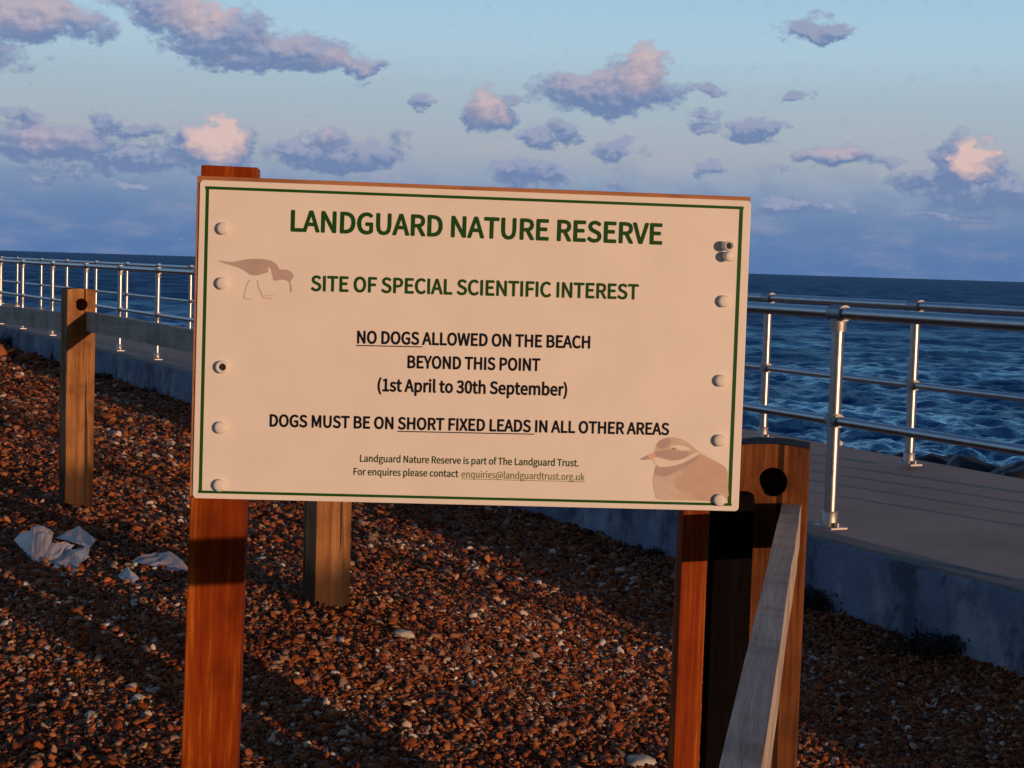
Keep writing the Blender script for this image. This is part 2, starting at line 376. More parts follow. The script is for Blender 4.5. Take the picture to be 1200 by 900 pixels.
m, t, b = material('pebbles', .7); b.inputs['Specular IOR Level'].default_value = .15
at_n = t.node('ShaderNodeAttribute', attribute_type='INSTANCER', attribute_name='tint')
pal = t.ramp(at_n.outputs['Fac'], [(0, (.032, .010, .005)), (.16, (.17, .045, .015)), (.30, (.33, .090, .024)), (.42, (.11, .038, .019)), (.54, (.40, .128, .040)), (.66, (.20, .088, .048)), (.76, (.44, .170, .066)), (.86, (.20, .130, .096)), (.94, (.38, .235, .140)), (.985, (.48, .37, .28)), (1, (.62, .54, .46))])
tcn = t.node('ShaderNodeTexCoord').outputs['Object']
pn = t.noise(tcn, 2.4, 4, .6)
t.l.new(t.mix(t.math('MULTIPLY', t.sstep(pn, .45, .7), .45), pal, t.mix(1.0, pal, (.45, .40, .38), 'MULTIPLY')), b.inputs['Base Color'])
M_peb = m
def scatter():
    out = []
    def region(x0, x1, y0, y1, n, size, test):
        P = np.stack([rng.uniform(x0, x1, n), rng.uniform(y0, y1, n)], 1)
        P = P[test(P)]; return P, np.full(len(P), size)
    inview = lambda P: (np.abs(P[:, 0]) < .36 * P[:, 1] + .7)
    sets = []
    sets.append(region(-3.6, 3.6, 3.4, 8.0, int(7.2 * 4.6 * 19000), .0047, inview))
    sets.append(region(-5.2, 3.2, 8.0, 13.0, int(8.4 * 5 * 7500), .0066, inview))
    sets.append(region(-9, 2, 13.0, 24.0, int(11 * 11 * 2500), .0100, inview))
    sets.append(region(-18, -3, 24.0, 46.0, int(15 * 22 * 110), .04, inview))
    P = np.concatenate([s[0] for s in sets]); sz = np.concatenate([s[1] for s in sets])
    q = q_of(P); k = (q > .0) & (q < 12); P = P[k]; sz = sz[k]
    n = len(P); sc = sz * np.exp(rng.normal(0, .46, n)); sc = np.minimum(sc, sz * 3.6)
    z = gz(P) + sc * rng.uniform(-.3, 1.1, n)
    S3 = np.stack([sc * rng.uniform(1.0, 1.5, n), sc * rng.uniform(.75, 1.1, n), sc * rng.uniform(.38, .75, n)], 1)
    R3 = np.stack([rng.normal(0, .55, n), rng.normal(0, .55, n), rng.uniform(0, 6.283, n)], 1)
    tint = rng.random(n) ** 1.12
    # broad drifts of browner and greyer stones
    tint = np.clip(tint + .25 * vnoise(P, .6, 9), 0, 1)
    return np.column_stack([P, z]), S3, R3, tint, rng.integers(0, 5, n)
pp, ps, pr, pt, pk = scatter()
me = bpy.data.meshes.new('shingle_pebbles'); me.vertices.add(len(pp)); me.vertices.foreach_set('co', pp.astype(np.float32).ravel())
for nm, typ, arr, key in (('psc', 'FLOAT_VECTOR', ps, 'vector'), ('prot', 'FLOAT_VECTOR', pr, 'vector'), ('tint', 'FLOAT', pt, 'value'), ('pick', 'INT', pk, 'value')):
    a = me.attributes.new(nm, typ, 'POINT'); a.data.foreach_set(key, np.ascontiguousarray(arr, dtype=np.int32 if typ == 'INT' else np.float32).ravel())
me.materials.append(M_peb)
peb = link(bpy.data.objects.new('shingle_pebbles', me)); tag(peb, 'bank of brown orange and grey shingle pebbles covering the beach', 'shingle', kind='stuff')
ng = bpy.data.node_groups.new('pebble_scatter', 'GeometryNodeTree'); ng.is_modifier = True
ng.interface.new_socket('Geometry', in_out='INPUT', socket_type='NodeSocketGeometry'); ng.interface.new_socket('Geometry', in_out='OUTPUT', socket_type='NodeSocketGeometry')
N = ng.nodes; L = ng.links
gi = N.new('NodeGroupInput'); go = N.new('NodeGroupOutput')
m2p = N.new('GeometryNodeMeshToPoints'); L.new(gi.outputs[0], m2p.inputs['Mesh'])
iop = N.new('GeometryNodeInstanceOnPoints'); L.new(m2p.outputs[0], iop.inputs['Points'])
g2i = N.new('GeometryNodeGeometryToInstance')
for k in range(5):
    ico = N.new('GeometryNodeMeshIcoSphere'); ico.inputs['Radius'].default_value = 1; ico.inputs['Subdivisions'].default_value = 2
    sp = N.new('GeometryNodeSetPosition'); pos = N.new('GeometryNodeInputPosition'); nt_ = N.new('ShaderNodeTexNoise'); nt_.noise_dimensions = '4D'
    nt_.inputs['W'].default_value = k * 7.3; nt_.inputs['Scale'].default_value = .85; nt_.inputs['Detail'].default_value = 2
    L.new(pos.outputs[0], nt_.inputs['Vector'])
    vm = N.new('ShaderNodeVectorMath'); vm.operation = 'SUBTRACT'; L.new(nt_.outputs['Color'], vm.inputs[0]); vm.inputs[1].default_value = (.5, .5, .5)
    vs = N.new('ShaderNodeVectorMath'); vs.operation = 'SCALE'; L.new(vm.outputs[0], vs.inputs[0]); vs.inputs['Scale'].default_value = 2.1
    L.new(ico.outputs[0], sp.inputs['Geometry']); L.new(vs.outputs[0], sp.inputs['Offset'])
    sm = N.new('GeometryNodeSetMaterial'); sm.inputs['Material'].default_value = M_peb; L.new(sp.outputs[0], sm.inputs[0])
    sh = N.new('GeometryNodeSetShadeSmooth'); L.new(sm.outputs[0], sh.inputs[0]); L.new(sh.outputs[0], g2i.inputs[0])
L.new(g2i.outputs[0], iop.inputs['Instance']); iop.inputs['Pick Instance'].default_value = True
def nattr(name, typ, sock):
    a = N.new('GeometryNodeInputNamedAttribute'); a.data_type = typ; a.inputs['Name'].default_value = name; L.new(a.outputs[0], sock)
nattr('pick', 'INT', iop.inputs['Instance Index']); nattr('psc', 'FLOAT_VECTOR', iop.inputs['Scale'])
e2r = N.new('FunctionNodeEulerToRotation'); nattr('prot', 'FLOAT_VECTOR', e2r.inputs[0]); L.new(e2r.outputs[0], iop.inputs['Rotation'])
L.new(iop.outputs[0], go.inputs[0])
peb.modifiers.new('scatter', 'NODES').node_group = ng

# ------------------------------------------------------------------ sea
SEA = EYE - 4.3
def sea_mesh():
    az_ = np.linspace(-.55, .55, 440); r = []
    d = 9.0
    while d < 3000: r.append(d); d += .14 if d < 40 else d * .0035 if d < 170 else .8 if d < 380 else 2.0 if d < 1000 else 5.0
    r += list(np.geomspace(3050, 45000, 30)); r = np.array(r)
    Rr, Az = np.meshgrid(r, az_, indexing='ij'); X = Rr * np.sin(Az); Y = Rr * np.cos(Az)
    h = np.zeros_like(X); dim_r = np.clip((Rr - 45) / 150, 0, 1); g = np.random.default_rng(5)
    main = math.radians(205)
    for lam, amp, sp, n in ((11, .042, .35, 6), (5.0, .042, .5, 10), (2.3, .048, .7, 18), (1.3, .040, .9, 26), (.7, .021, 1.1, 26)):
        for _ in range(n):
            l = lam * g.uniform(.75, 1.3); th = main + g.normal(0, sp); k = 2 * math.pi / l
            ph = k * (X * math.sin(th) + Y * math.cos(th)) + g.uniform(0, 6.28)
            fade = np.clip((l * 120 - Rr) / (l * 60), 0, 1)
            s_ = 1 - np.abs(np.sin(ph / 2)) * 2 if lam < 8 else np.sin(ph)
            h += amp * g.uniform(.6, 1.2) / math.sqrt(n) * 1.9 * s_ * fade
    v = np.stack([X, Y, SEA + h], -1).reshape(-1, 3); nr, na = X.shape
    i = np.arange(nr - 1)[:, None] * na + np.arange(na - 1)[None]; f = np.stack([i, i + 1, i + na + 1, i + na], -1).reshape(-1, 4)
    me = bpy.data.meshes.new('sea'); me.vertices.add(len(v)); me.vertices.foreach_set('co', v.astype(np.float32).ravel()); me.loops.add(f.size); me.loops.foreach_set('vertex_index', f.astype(np.int32).ravel()); me.polygons.add(len(f)); me.polygons.foreach_set('loop_start', np.arange(0, f.size, 4, dtype=np.int32)); me.update(calc_edges=True)
    me.polygons.foreach_set('use_smooth', np.ones(len(f), bool))
    a = me.attributes.new('height', 'FLOAT', 'POINT'); a.data.foreach_set('value', h.astype(np.float32).ravel())
    shore = np.zeros(X.size); nearm = (Rr.ravel() < 60); Pn = np.stack([X.ravel()[nearm], Y.ravel()[nearm]], 1)
    shore[nearm] = np.clip(1 - (-q_of(Pn) - WID - .3) / 9.0, 0, 1)
    a = me.attributes.new('shore', 'FLOAT', 'POINT'); a.data.foreach_set('value', shore.astype(np.float32))
    a = me.attributes.new('far_dim', 'FLOAT', 'POINT'); a.data.foreach_set('value', dim_r.astype(np.float32).ravel())
    return me
m, t, b = material('sea_water', .16)
tcn = t.node('ShaderNodeTexCoord').outputs['Object']
ha = t.node('ShaderNodeAttribute', attribute_name='height'); dim_at = t.node('ShaderNodeAttribute', attribute_name='far_dim')   # distance ramp: dims the far sea's reflection by hand
foamn = t.math('ADD', ha.outputs['Fac'], t.math('MULTIPLY', t.noise(t.mapping(tcn, (1, .6, 1)), 1.3, 6, .7), .45))
sh_ = t.node('ShaderNodeAttribute', attribute_name='shore')
foamn = t.math('MULTIPLY_ADD', sh_.outputs['Fac'], .17, foamn)
foam = t.math('MULTIPLY', t.sstep(foamn, .66, .80), .55)
deep = t.ramp(t.noise(t.mapping(tcn, (.3, 1, 1)), .035, 4), [(.35, (.010, .066, .215)), (.7, (.016, .086, .260))])
nb = t.math('ADD', t.noise(t.mapping(tcn, (1, .7, 1)), 2.2, 5, .65), t.math('MULTIPLY', t.noise(t.mapping(tcn, (.5, .25, 1)), .25, 4, .6), 2.0))
bn = t.node('ShaderNodeBump'); bn.inputs['Strength'].default_value = 1.0; bn.inputs['Distance'].default_value = .13; t.l.new(nb, bn.inputs['Height'])
t.n.remove(b)
df = t.node('ShaderNodeBsdfDiffuse'); t.l.new(t.mix(foam, deep, (.5, .55, .6)), df.inputs[0]); t.l.new(bn.outputs[0], df.inputs['Normal'])
gl_ = t.node('ShaderNodeBsdfAnisotropic'); gl_.inputs['Color'].default_value = (.56, .86, 1.0, 1); t.l.new(bn.outputs[0], gl_.inputs['Normal'])
t.l.new(t.math('MULTIPLY_ADD', dim_at.outputs['Fac'], .25, .12), gl_.inputs['Roughness'])
fr = t.node('ShaderNodeFresnel'); fr.inputs[0].default_value = 1.33; t.l.new(bn.outputs[0], fr.inputs[1])
fac = t.math('MULTIPLY', t.math('MINIMUM', t.math('MULTIPLY', fr.outputs[0], 1.0), .75), t.math('MULTIPLY', t.math('MULTIPLY_ADD', dim_at.outputs['Fac'], -.78, 1.0), t.math('MULTIPLY_ADD', t.sstep(t.math('MULTIPLY_ADD', t.noise(t.mapping(tcn, (2.2, 1, 1)), .055, 5, .72), .6, t.math('MULTIPLY', t.noise(t.mapping(tcn, (.9, 1, 1)), .19, 5, .7), .4)), .38, .64), 1.45, .25)))
ms = t.node('ShaderNodeMixShader'); t.l.new(fac, ms.inputs[0]); t.l.new(df.outputs[0], ms.inputs[1]); t.l.new(gl_.outputs[0], ms.inputs[2])
t.l.new(ms.outputs[0], t.n['Material Output'].inputs[0])
M_sea = m
sme = sea_mesh(); sme.materials.append(M_sea)
tag(link(bpy.data.objects.new('sea', sme)), kind='structure')

# ------------------------------------------------------------------ promenade railings (tubes, clamps, base plates)
RH = 1.115
def make_post_meshes(k, T, Nn):
    """meshes of one railing post at the origin: tube, base plate with bolts, rail clamps"""
    T = Vector((T[0], T[1], 0)); U = Vector((Nn[0], Nn[1], 0)); out = {}
    bm = bmesh.new(); tube(bm, [Vector((0, 0, .012)), Vector((0, 0, RH - .035))], .0325, 20); out['railing_post'] = (bm, M_galv)
    bm = bmesh.new(); box(bm, Vector((0, 0, 0)), T, U, Z, .17, .10, .012)
    tube(bm, [Vector((0, 0, .012)), Vector((0, 0, .085)), Vector((0, 0, .09))], [.041, .041, .036], 20)
    for s in (-1, 1): tube(bm, [T * (.067 * s) + Z * .012, T * (.067 * s) + Z * .034], .011, 6)
    out['base_plate'] = (bm, M_plate)
    bm = bmesh.new()
    tube(bm, [T * -.055 + Z * RH, T * .055 + Z * RH], .042, 18); tube(bm, [Z * (RH - .095), Z * (RH - .03)], .0415, 18)
    out['top_clamp'] = (bm, M_cast)
    bm = bmesh.new()
    tube(bm, [T * -.045 + Z * .56, T * .045 + Z * .56], .034, 16); tube(bm, [Z * .525, Z * .598], .0415, 18)
    out['mid_clamp'] = (bm, M_cast)
    return out
def railing(name, label, k, screen_x, group):
    line = off(k); fine_ = resample(line, .02)
    fx = np.array([proj_x((p[0], p[1], zt)) if p[1] > .5 else 1e6 for p in fine_])
    idx = []
    for sx in screen_x:
        j = np.argmin(np.abs(fx - sx)); idx.append(j)
    idx = sorted(idx)
    near = idx[0]; step = int(round(1.84 / .02)); j = near
    while j - step > 0 and len([i for i in idx if i < near]) < 4: j -= step; idx = [j] + idx
    far = max(idx); j = far
    for _ in range(6): j += int(1.84 / .02); idx.append(min(j, len(fine_) - 2))
    root = empty(name, (*fine_[near], zt - .004)); tag(root, label, 'railing', group)
    for i in idx:
        p = fine_[i]; T = fine_[i + 1] - fine_[i - 1]; T = T / np.linalg.norm(T); loc = Vector((p[0], p[1], zt - .004)) - Vector(root.location)
        parts = make_post_meshes(k, T, (T[1], -T[0]))
        po = None
        for nm in ('railing_post', 'base_plate', 'top_clamp', 'mid_clamp'):
            bm, mt = parts[nm]
            if nm == 'railing_post':
                po = obj(nm, bm, mt, root); po.location = loc
            else: obj(nm, bm, mt, po)
    seg = fine_[max(0, idx[0] - 60):idx[-1] + 60:12]
    for nm, h, r in (('top_rail', RH, .0315), ('mid_rail', .56, .0245)):
        bm = bmesh.new(); tube(bm, [Vector((p[0], p[1], zt - .004 + h)) - Vector(root.location) for p in seg], r, 16); obj(nm, bm, M_galv, root)
    return root
KN = .26; KF = 2.62
near_x = [972, 184, 140, 100, 61, 26]
gap = [972]; 
_l = resample(off(KN), .02); _fx = np.array([proj_x((p[0], p[1], zt)) if p[1] > .5 else 1e6 for p in _l])
a0 = np.argmin(np.abs(_fx - 972)); a1 = np.argmin(np.abs(_fx - 184))
near_x += [float(_fx[int(round(a0 + (a1 - a0) * k / 8))]) for k in range(1, 8)]
railing('promenade_railing', 'galvanised tube railing on the beach side of the promenade, the nearer of the two', KN, near_x, 'promenade tube railings')
_l = resample(off(KF), .02); _fx = np.array([proj_x((p[0], p[1], zt)) if p[1] > .5 else 1e6 for p in _l])
b0 = np.argmin(np.abs(_fx - 1064)); b1 = np.argmin(np.abs(_fx - 186))
far_x = [1064, 184.5, 148, 112, 78, 48, 20]
nb_ = max(3, int(round((b1 - b0) * .02 / 1.84)))
far_x += [float(_fx[int(round(b0 + (b1 - b0) * k / nb_))]) for k in range(1, nb_)]
railing('promenade_railing', 'galvanised tube railing on the seaward side of the promenade, the farther of the two', KF, far_x, 'promenade tube railings')

# ------------------------------------------------------------------ timber fence
def post_mesh(wd, h, hole_z, hole_r, depth_in=.35, dome=.006):
    """front profile with a round hole, extruded; front is -Y, base at z=0 (plus a buried foot)"""
    bm = bmesh.new(); outer = []; n = 28
    hw = wd / 2
    prof = [(-hw, -depth_in), (hw, -depth_in), (hw, h - .006), (hw * .5, h - .001), (0, h + .0015), (-hw * .6, h), (-hw, h - .005)]
    ov = [bm.verts.new((x, -hw, z)) for x, z in prof]
    hv = [bm.verts.new((hole_r * math.cos(2 * math.pi * k / n), -hw, hole_z + hole_r * math.sin(2 * math.pi * k / n))) for k in range(n)]
    es = [bm.edges.new((ov[i], ov[(i + 1) % len(ov)])) for i in range(len(ov))] + [bm.edges.new((hv[i], hv[(i + 1) % n])) for i in range(n)]
    bmesh.ops.triangle_fill(bm, use_beauty=True, edges=es, normal=(0, -1, 0))
    r = bmesh.ops.extrude_face_region(bm, geom=bm.faces[:])
    bmesh.ops.translate(bm, verts=[v for v in r['geom'] if isinstance(v, bmesh.types.BMVert)], vec=(0, wd, 0))
    bm.faces.new([bm.verts.new((hole_r * .995 * math.cos(2 * math.pi * k / n), hw * .82, hole_z + hole_r * .995 * math.sin(2 * math.pi * k / n))) for k in range(n)])
    return bm
fence = empty('timber_fence', (0.58, 3.9, EYE - 1.5)); tag(fence, 'weathered low timber fence of drilled square posts and flat rails on the shingle', 'fence')
FL = Vector(fence.location)
HP = 1.17
P1 = at_d(89, 560, 9.2); P2 = at_d(382, 680, 6.7)
top1 = at_d(91, 338, 9.15).z; top3 = at_d(908, 518, 3.88).z
P3 = at_d(907, 560, 3.9)
tops = {1: top1, 2: EYE - .24, 3: top3}
D12 = (Vector((P2.x, P2.y, 0)) - Vector((P1.x, P1.y, 0))).normalized(); D23 = (Vector((P3.x, P3.y, 0)) - Vector((P2.x, P2.y, 0))).normalized()
r_a = at(927, 594, -.513); r_b = at(869, 900, -.513); D34 = (r_b - r_a); D34.z = 0; D34.normalize()
P0 = Vector((P1.x - D12.x * 2.75, P1.y - D12.y * 2.75, 0)); P4 = Vector((P3.x, P3.y, 0)) + D34 * 4.2
def place_post(p, top, bearing_dir, wd, mat, hz=.085, hr=.032):
    bm = post_mesh(wd, HP, HP - hz, hr); o = obj('fence_post', bm, mat, fence, bevel=.004)
    o.location = Vector((p.x, p.y, top - HP)) - FL
    o.rotation_euler.z = math.atan2(bearing_dir.y, bearing_dir.x) + math.pi / 2
    return o
n1 = Vector((.455, -.89, 0)); n2 = Vector((.46, -.888, 0))
place_post(P0, top1 - .02, n1, .155, M_post)
place_post(P1, tops[1], n1, .152, M_post)
place_post(P2, tops[2], n2, .146, M_post)
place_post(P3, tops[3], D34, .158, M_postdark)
place_post(P4, tops[3] + .01, D34, .155, M_post)
def rail(pa, pb, za, zb, side, wd=.042, h=.105):
    """flat rail between two points, local X along it"""
    a = Vector((pa.x, pa.y, za)); b2 = Vector((pb.x, pb.y, zb)); d = b2 - a; Lg = d.length; bm = bmesh.new()
    nseg = 24
    rows = []
    for i in range(nseg + 1):
        x = Lg * i / nseg; j = [random.uniform(-.0009, .0009) for _ in range(4)]
        rows.append([bm.verts.new((x, -wd / 2 + j[0], -h + j[1])), bm.verts.new((x, wd / 2 + j[2], -h + j[1])), bm.verts.new((x, wd / 2 + j[2], j[3])), bm.verts.new((x, -wd / 2 + j[0], j[3]))])
    for i in range(nseg):
        for k in range(4): bm.faces.new((rows[i][k], rows[i][(k + 1) % 4], rows[i + 1][(k + 1) % 4], rows[i + 1][k]))
    bm.faces.new(rows[0]); bm.faces.new(rows[-1])
    o = obj('rail', bm, M_rail, fence)
    o.location = a - FL; dn = d.normalized(); o.rotation_euler = (0, -math.asin(dn.z), math.atan2(dn.y, dn.x))
    return o
def right_of(D): return Vector((-D.y, D.x, 0)) if False else Vector((D.y, -D.x, 0))
# rails sit on the seaward half of the posts: seaward is towards +x
def seaward(D): 
    r = Vector((-D.y, D.x, 0)); return r if r.x > 0 else -r
hw = .079
s12 = seaward(D12) * .045; s01 = s12; s23 = seaward(D23) * .045
rail(Vector((P0.x, P0.y, 0)) + n1 * hw + s01, Vector((P1.x, P1.y, 0)) - n1 * (hw + .002) + s01, EYE - .345, EYE - .335, 1)
rail(Vector((P1.x, P1.y, 0)) + n1 * (hw - .001) + s12, Vector((P2.x, P2.y, 0)) - n2 * (hw + .002) + s12, at_d(114, 366, 9.1).z, tops[2] - .13, 1)
rail(Vector((P2.x, P2.y, 0)) + n2 * hw + s23, Vector((P3.x, P3.y, 0)) - D34 * (hw + .003) - seaward(D34) * .03, tops[2] - .13, EYE - .50, 1)
ra = Vector((r_a.x, r_a.y, 0)); tproj = (Vector((P3.x, P3.y, 0)) + D34 * (hw + .002) - ra).dot(D34)
rail(ra + D34 * tproj, ra + D34 * 3.95, EYE - .513, EYE - .50, 1, .042, .1)

# ------------------------------------------------------------------ notice board
K = 1.12                                      # size of the board against a 0.6 m high one
sc_ = Vector((-.0761182 * K, 3.22972102 * K, EYE - .15492862 * K))
yaw, rl, pt_ = .07688306, -.00394859, -.01496685
sr = Vector((math.cos(yaw) * math.cos(rl), math.sin(yaw) * math.cos(rl), math.sin(rl)))
sn = Vector((math.sin(yaw), -math.cos(yaw), 0))
su = (Vector((-math.sin(rl) * math.cos(yaw), -math.sin(rl) * math.sin(yaw), math.cos(rl))) * math.cos(pt_) + sn * math.sin(pt_)).normalized()
sn = sr.cross(su)                             # points to the viewer
SM = Matrix(((sr.x, su.x, sn.x, sc_.x), (sr.y, su.y, sn.y, sc_.y), (sr.z, su.z, sn.z, sc_.z), (0, 0, 0, 1)))
def on_sign(x, y):
    d = Vector(ray(x, y)); o = Vector((0, 0, EYE)); k = (sc_ - o).dot(sn) / d.dot(sn); p = o + d * k - sc_
    return Vector((p.dot(sr), p.dot(su), 0))
board = empty('notice_board'); board.matrix_world = SM
tag(board, 'cream notice board about dogs with green border bolted to two orange timber posts', 'sign')
def rrect(x0, x1, y0, y1, r, n=6):
    P = []
    for cx, cy, a0 in ((x1 - r, y1 - r, 0), (x0 + r, y1 - r, 90), (x0 + r, y0 + r, 180), (x1 - r, y0 + r, 270)):
        for k in range(n + 1):
            a = math.radians(a0 + 90 * k / n); P.append((cx + r * math.cos(a), cy + r * math.sin(a)))
    return P
def slab(name, P, z0, z1, mat, parent, bevel=0):
    bm = bmesh.new(); v = [bm.verts.new((x, y, z0)) for x, y in P]; f = bm.faces.new(v)
    r = bmesh.ops.extrude_face_region(bm, geom=[f]); bmesh.ops.translate(bm, verts=[g for g in r['geom'] if isinstance(g, bmesh.types.BMVert)], vec=(0, 0, z1 - z0))
    return obj(name, bm, mat, parent, bevel=bevel)
m, t, b = material('sign_face', .38); b.inputs['Specular IOR Level'].default_value = .3
tcn = t.node('ShaderNodeTexCoord').outputs['Object']
t.l.new(t.ramp(t.noise(tcn, 7, 5, .6), [(.3, (.70, .675, .645)), (.7, (.755, .735, .71))]), b.inputs['Base Color'])
bump(t, b, t.noise(tcn, 90, 3), .05, .002)
M_face = m
def flat(name, col, rough=.45):
    m, t, b = material(name, rough); tcn = t.node('ShaderNodeTexCoord').outputs['Object']
    n = t.noise(tcn, 25, 4, .6)
    t.l.new(t.ramp(n, [(.3, tuple(c * .88 for c in col)), (.7, col)]), b.inputs['Base Color']); b.inputs['Specular IOR Level'].default_value = .12; return m
M_green = flat('green_print', (.010, .085, .012)); M_dkgreen = flat('dark_green_print', (.010, .070, .010)); M_navy = flat('black_print', (.003, .0045, .014)); M_olive = flat('pale_olive_print', (.22, .24, .10))
M_cap = flat('white_plastic', (.74, .72, .69), .35); M_hole = flat('hole_shade', (.03, .03, .035))
TL, TR, BR, BL = on_sign(236, 211), on_sign(880, 235), on_sign(866, 599), on_sign(224, 584)
x0, x1, y0, y1 = (TL.x + BL.x) / 2, (TR.x + BR.x) / 2, (BL.y + BR.y) / 2, (TL.y + TR.y) / 2
panel = slab('sign_panel', rrect(x0, x1, y0, y1, .009), -.004, 0, M_face, board, bevel=.0012)
slab('backing_board', [(x0 - .0065, y0 + .003), (x1 - .001, y0 + .003), (x1 - .001, y1 + .0085), (x0 - .0065, y1 + .0085)], -.024, -.0042, M_back, board, bevel=.001)
# green border: four strips whose ends overshoot the corners a little
def strip(bm, a, b2, wd, z=.0006):
    d = (b2 - a).normalized(); nn = Vector((-d.y, d.x, 0)) * wd / 2
    bm.faces.new([bm.verts.new(p + Vector((0, 0, z))) for p in (a - nn, b2 - nn, b2 + nn, a + nn)])
bm = bmesh.new()
gl, gr_ = (on_sign(242.5, 219).x + on_sign(235.5, 577).x) / 2, (on_sign(868, 244).x + on_sign(855.5, 590).x) / 2
gt, gb = (on_sign(242, 219.5).y + on_sign(868, 244).y) / 2, (on_sign(235, 576.5).y + on_sign(855, 591).y) / 2
wd = .0068
strip(bm, Vector((gl, gb, 0)), Vector((gl, gt, 0)), wd); strip(bm, Vector((gr_, gb, 0)), Vector((gr_, gt, 0)), wd * 1.15)
strip(bm, Vector((gl - .0045, gt, 0)), Vector((gr_ + .005, gt, 0)), wd * .9, .0009); strip(bm, Vector((gl - .0045, gb, 0)), Vector((gr_ + .005, gb, 0)), wd * .85, .0009)
obj('green_border', bm, M_green, panel)
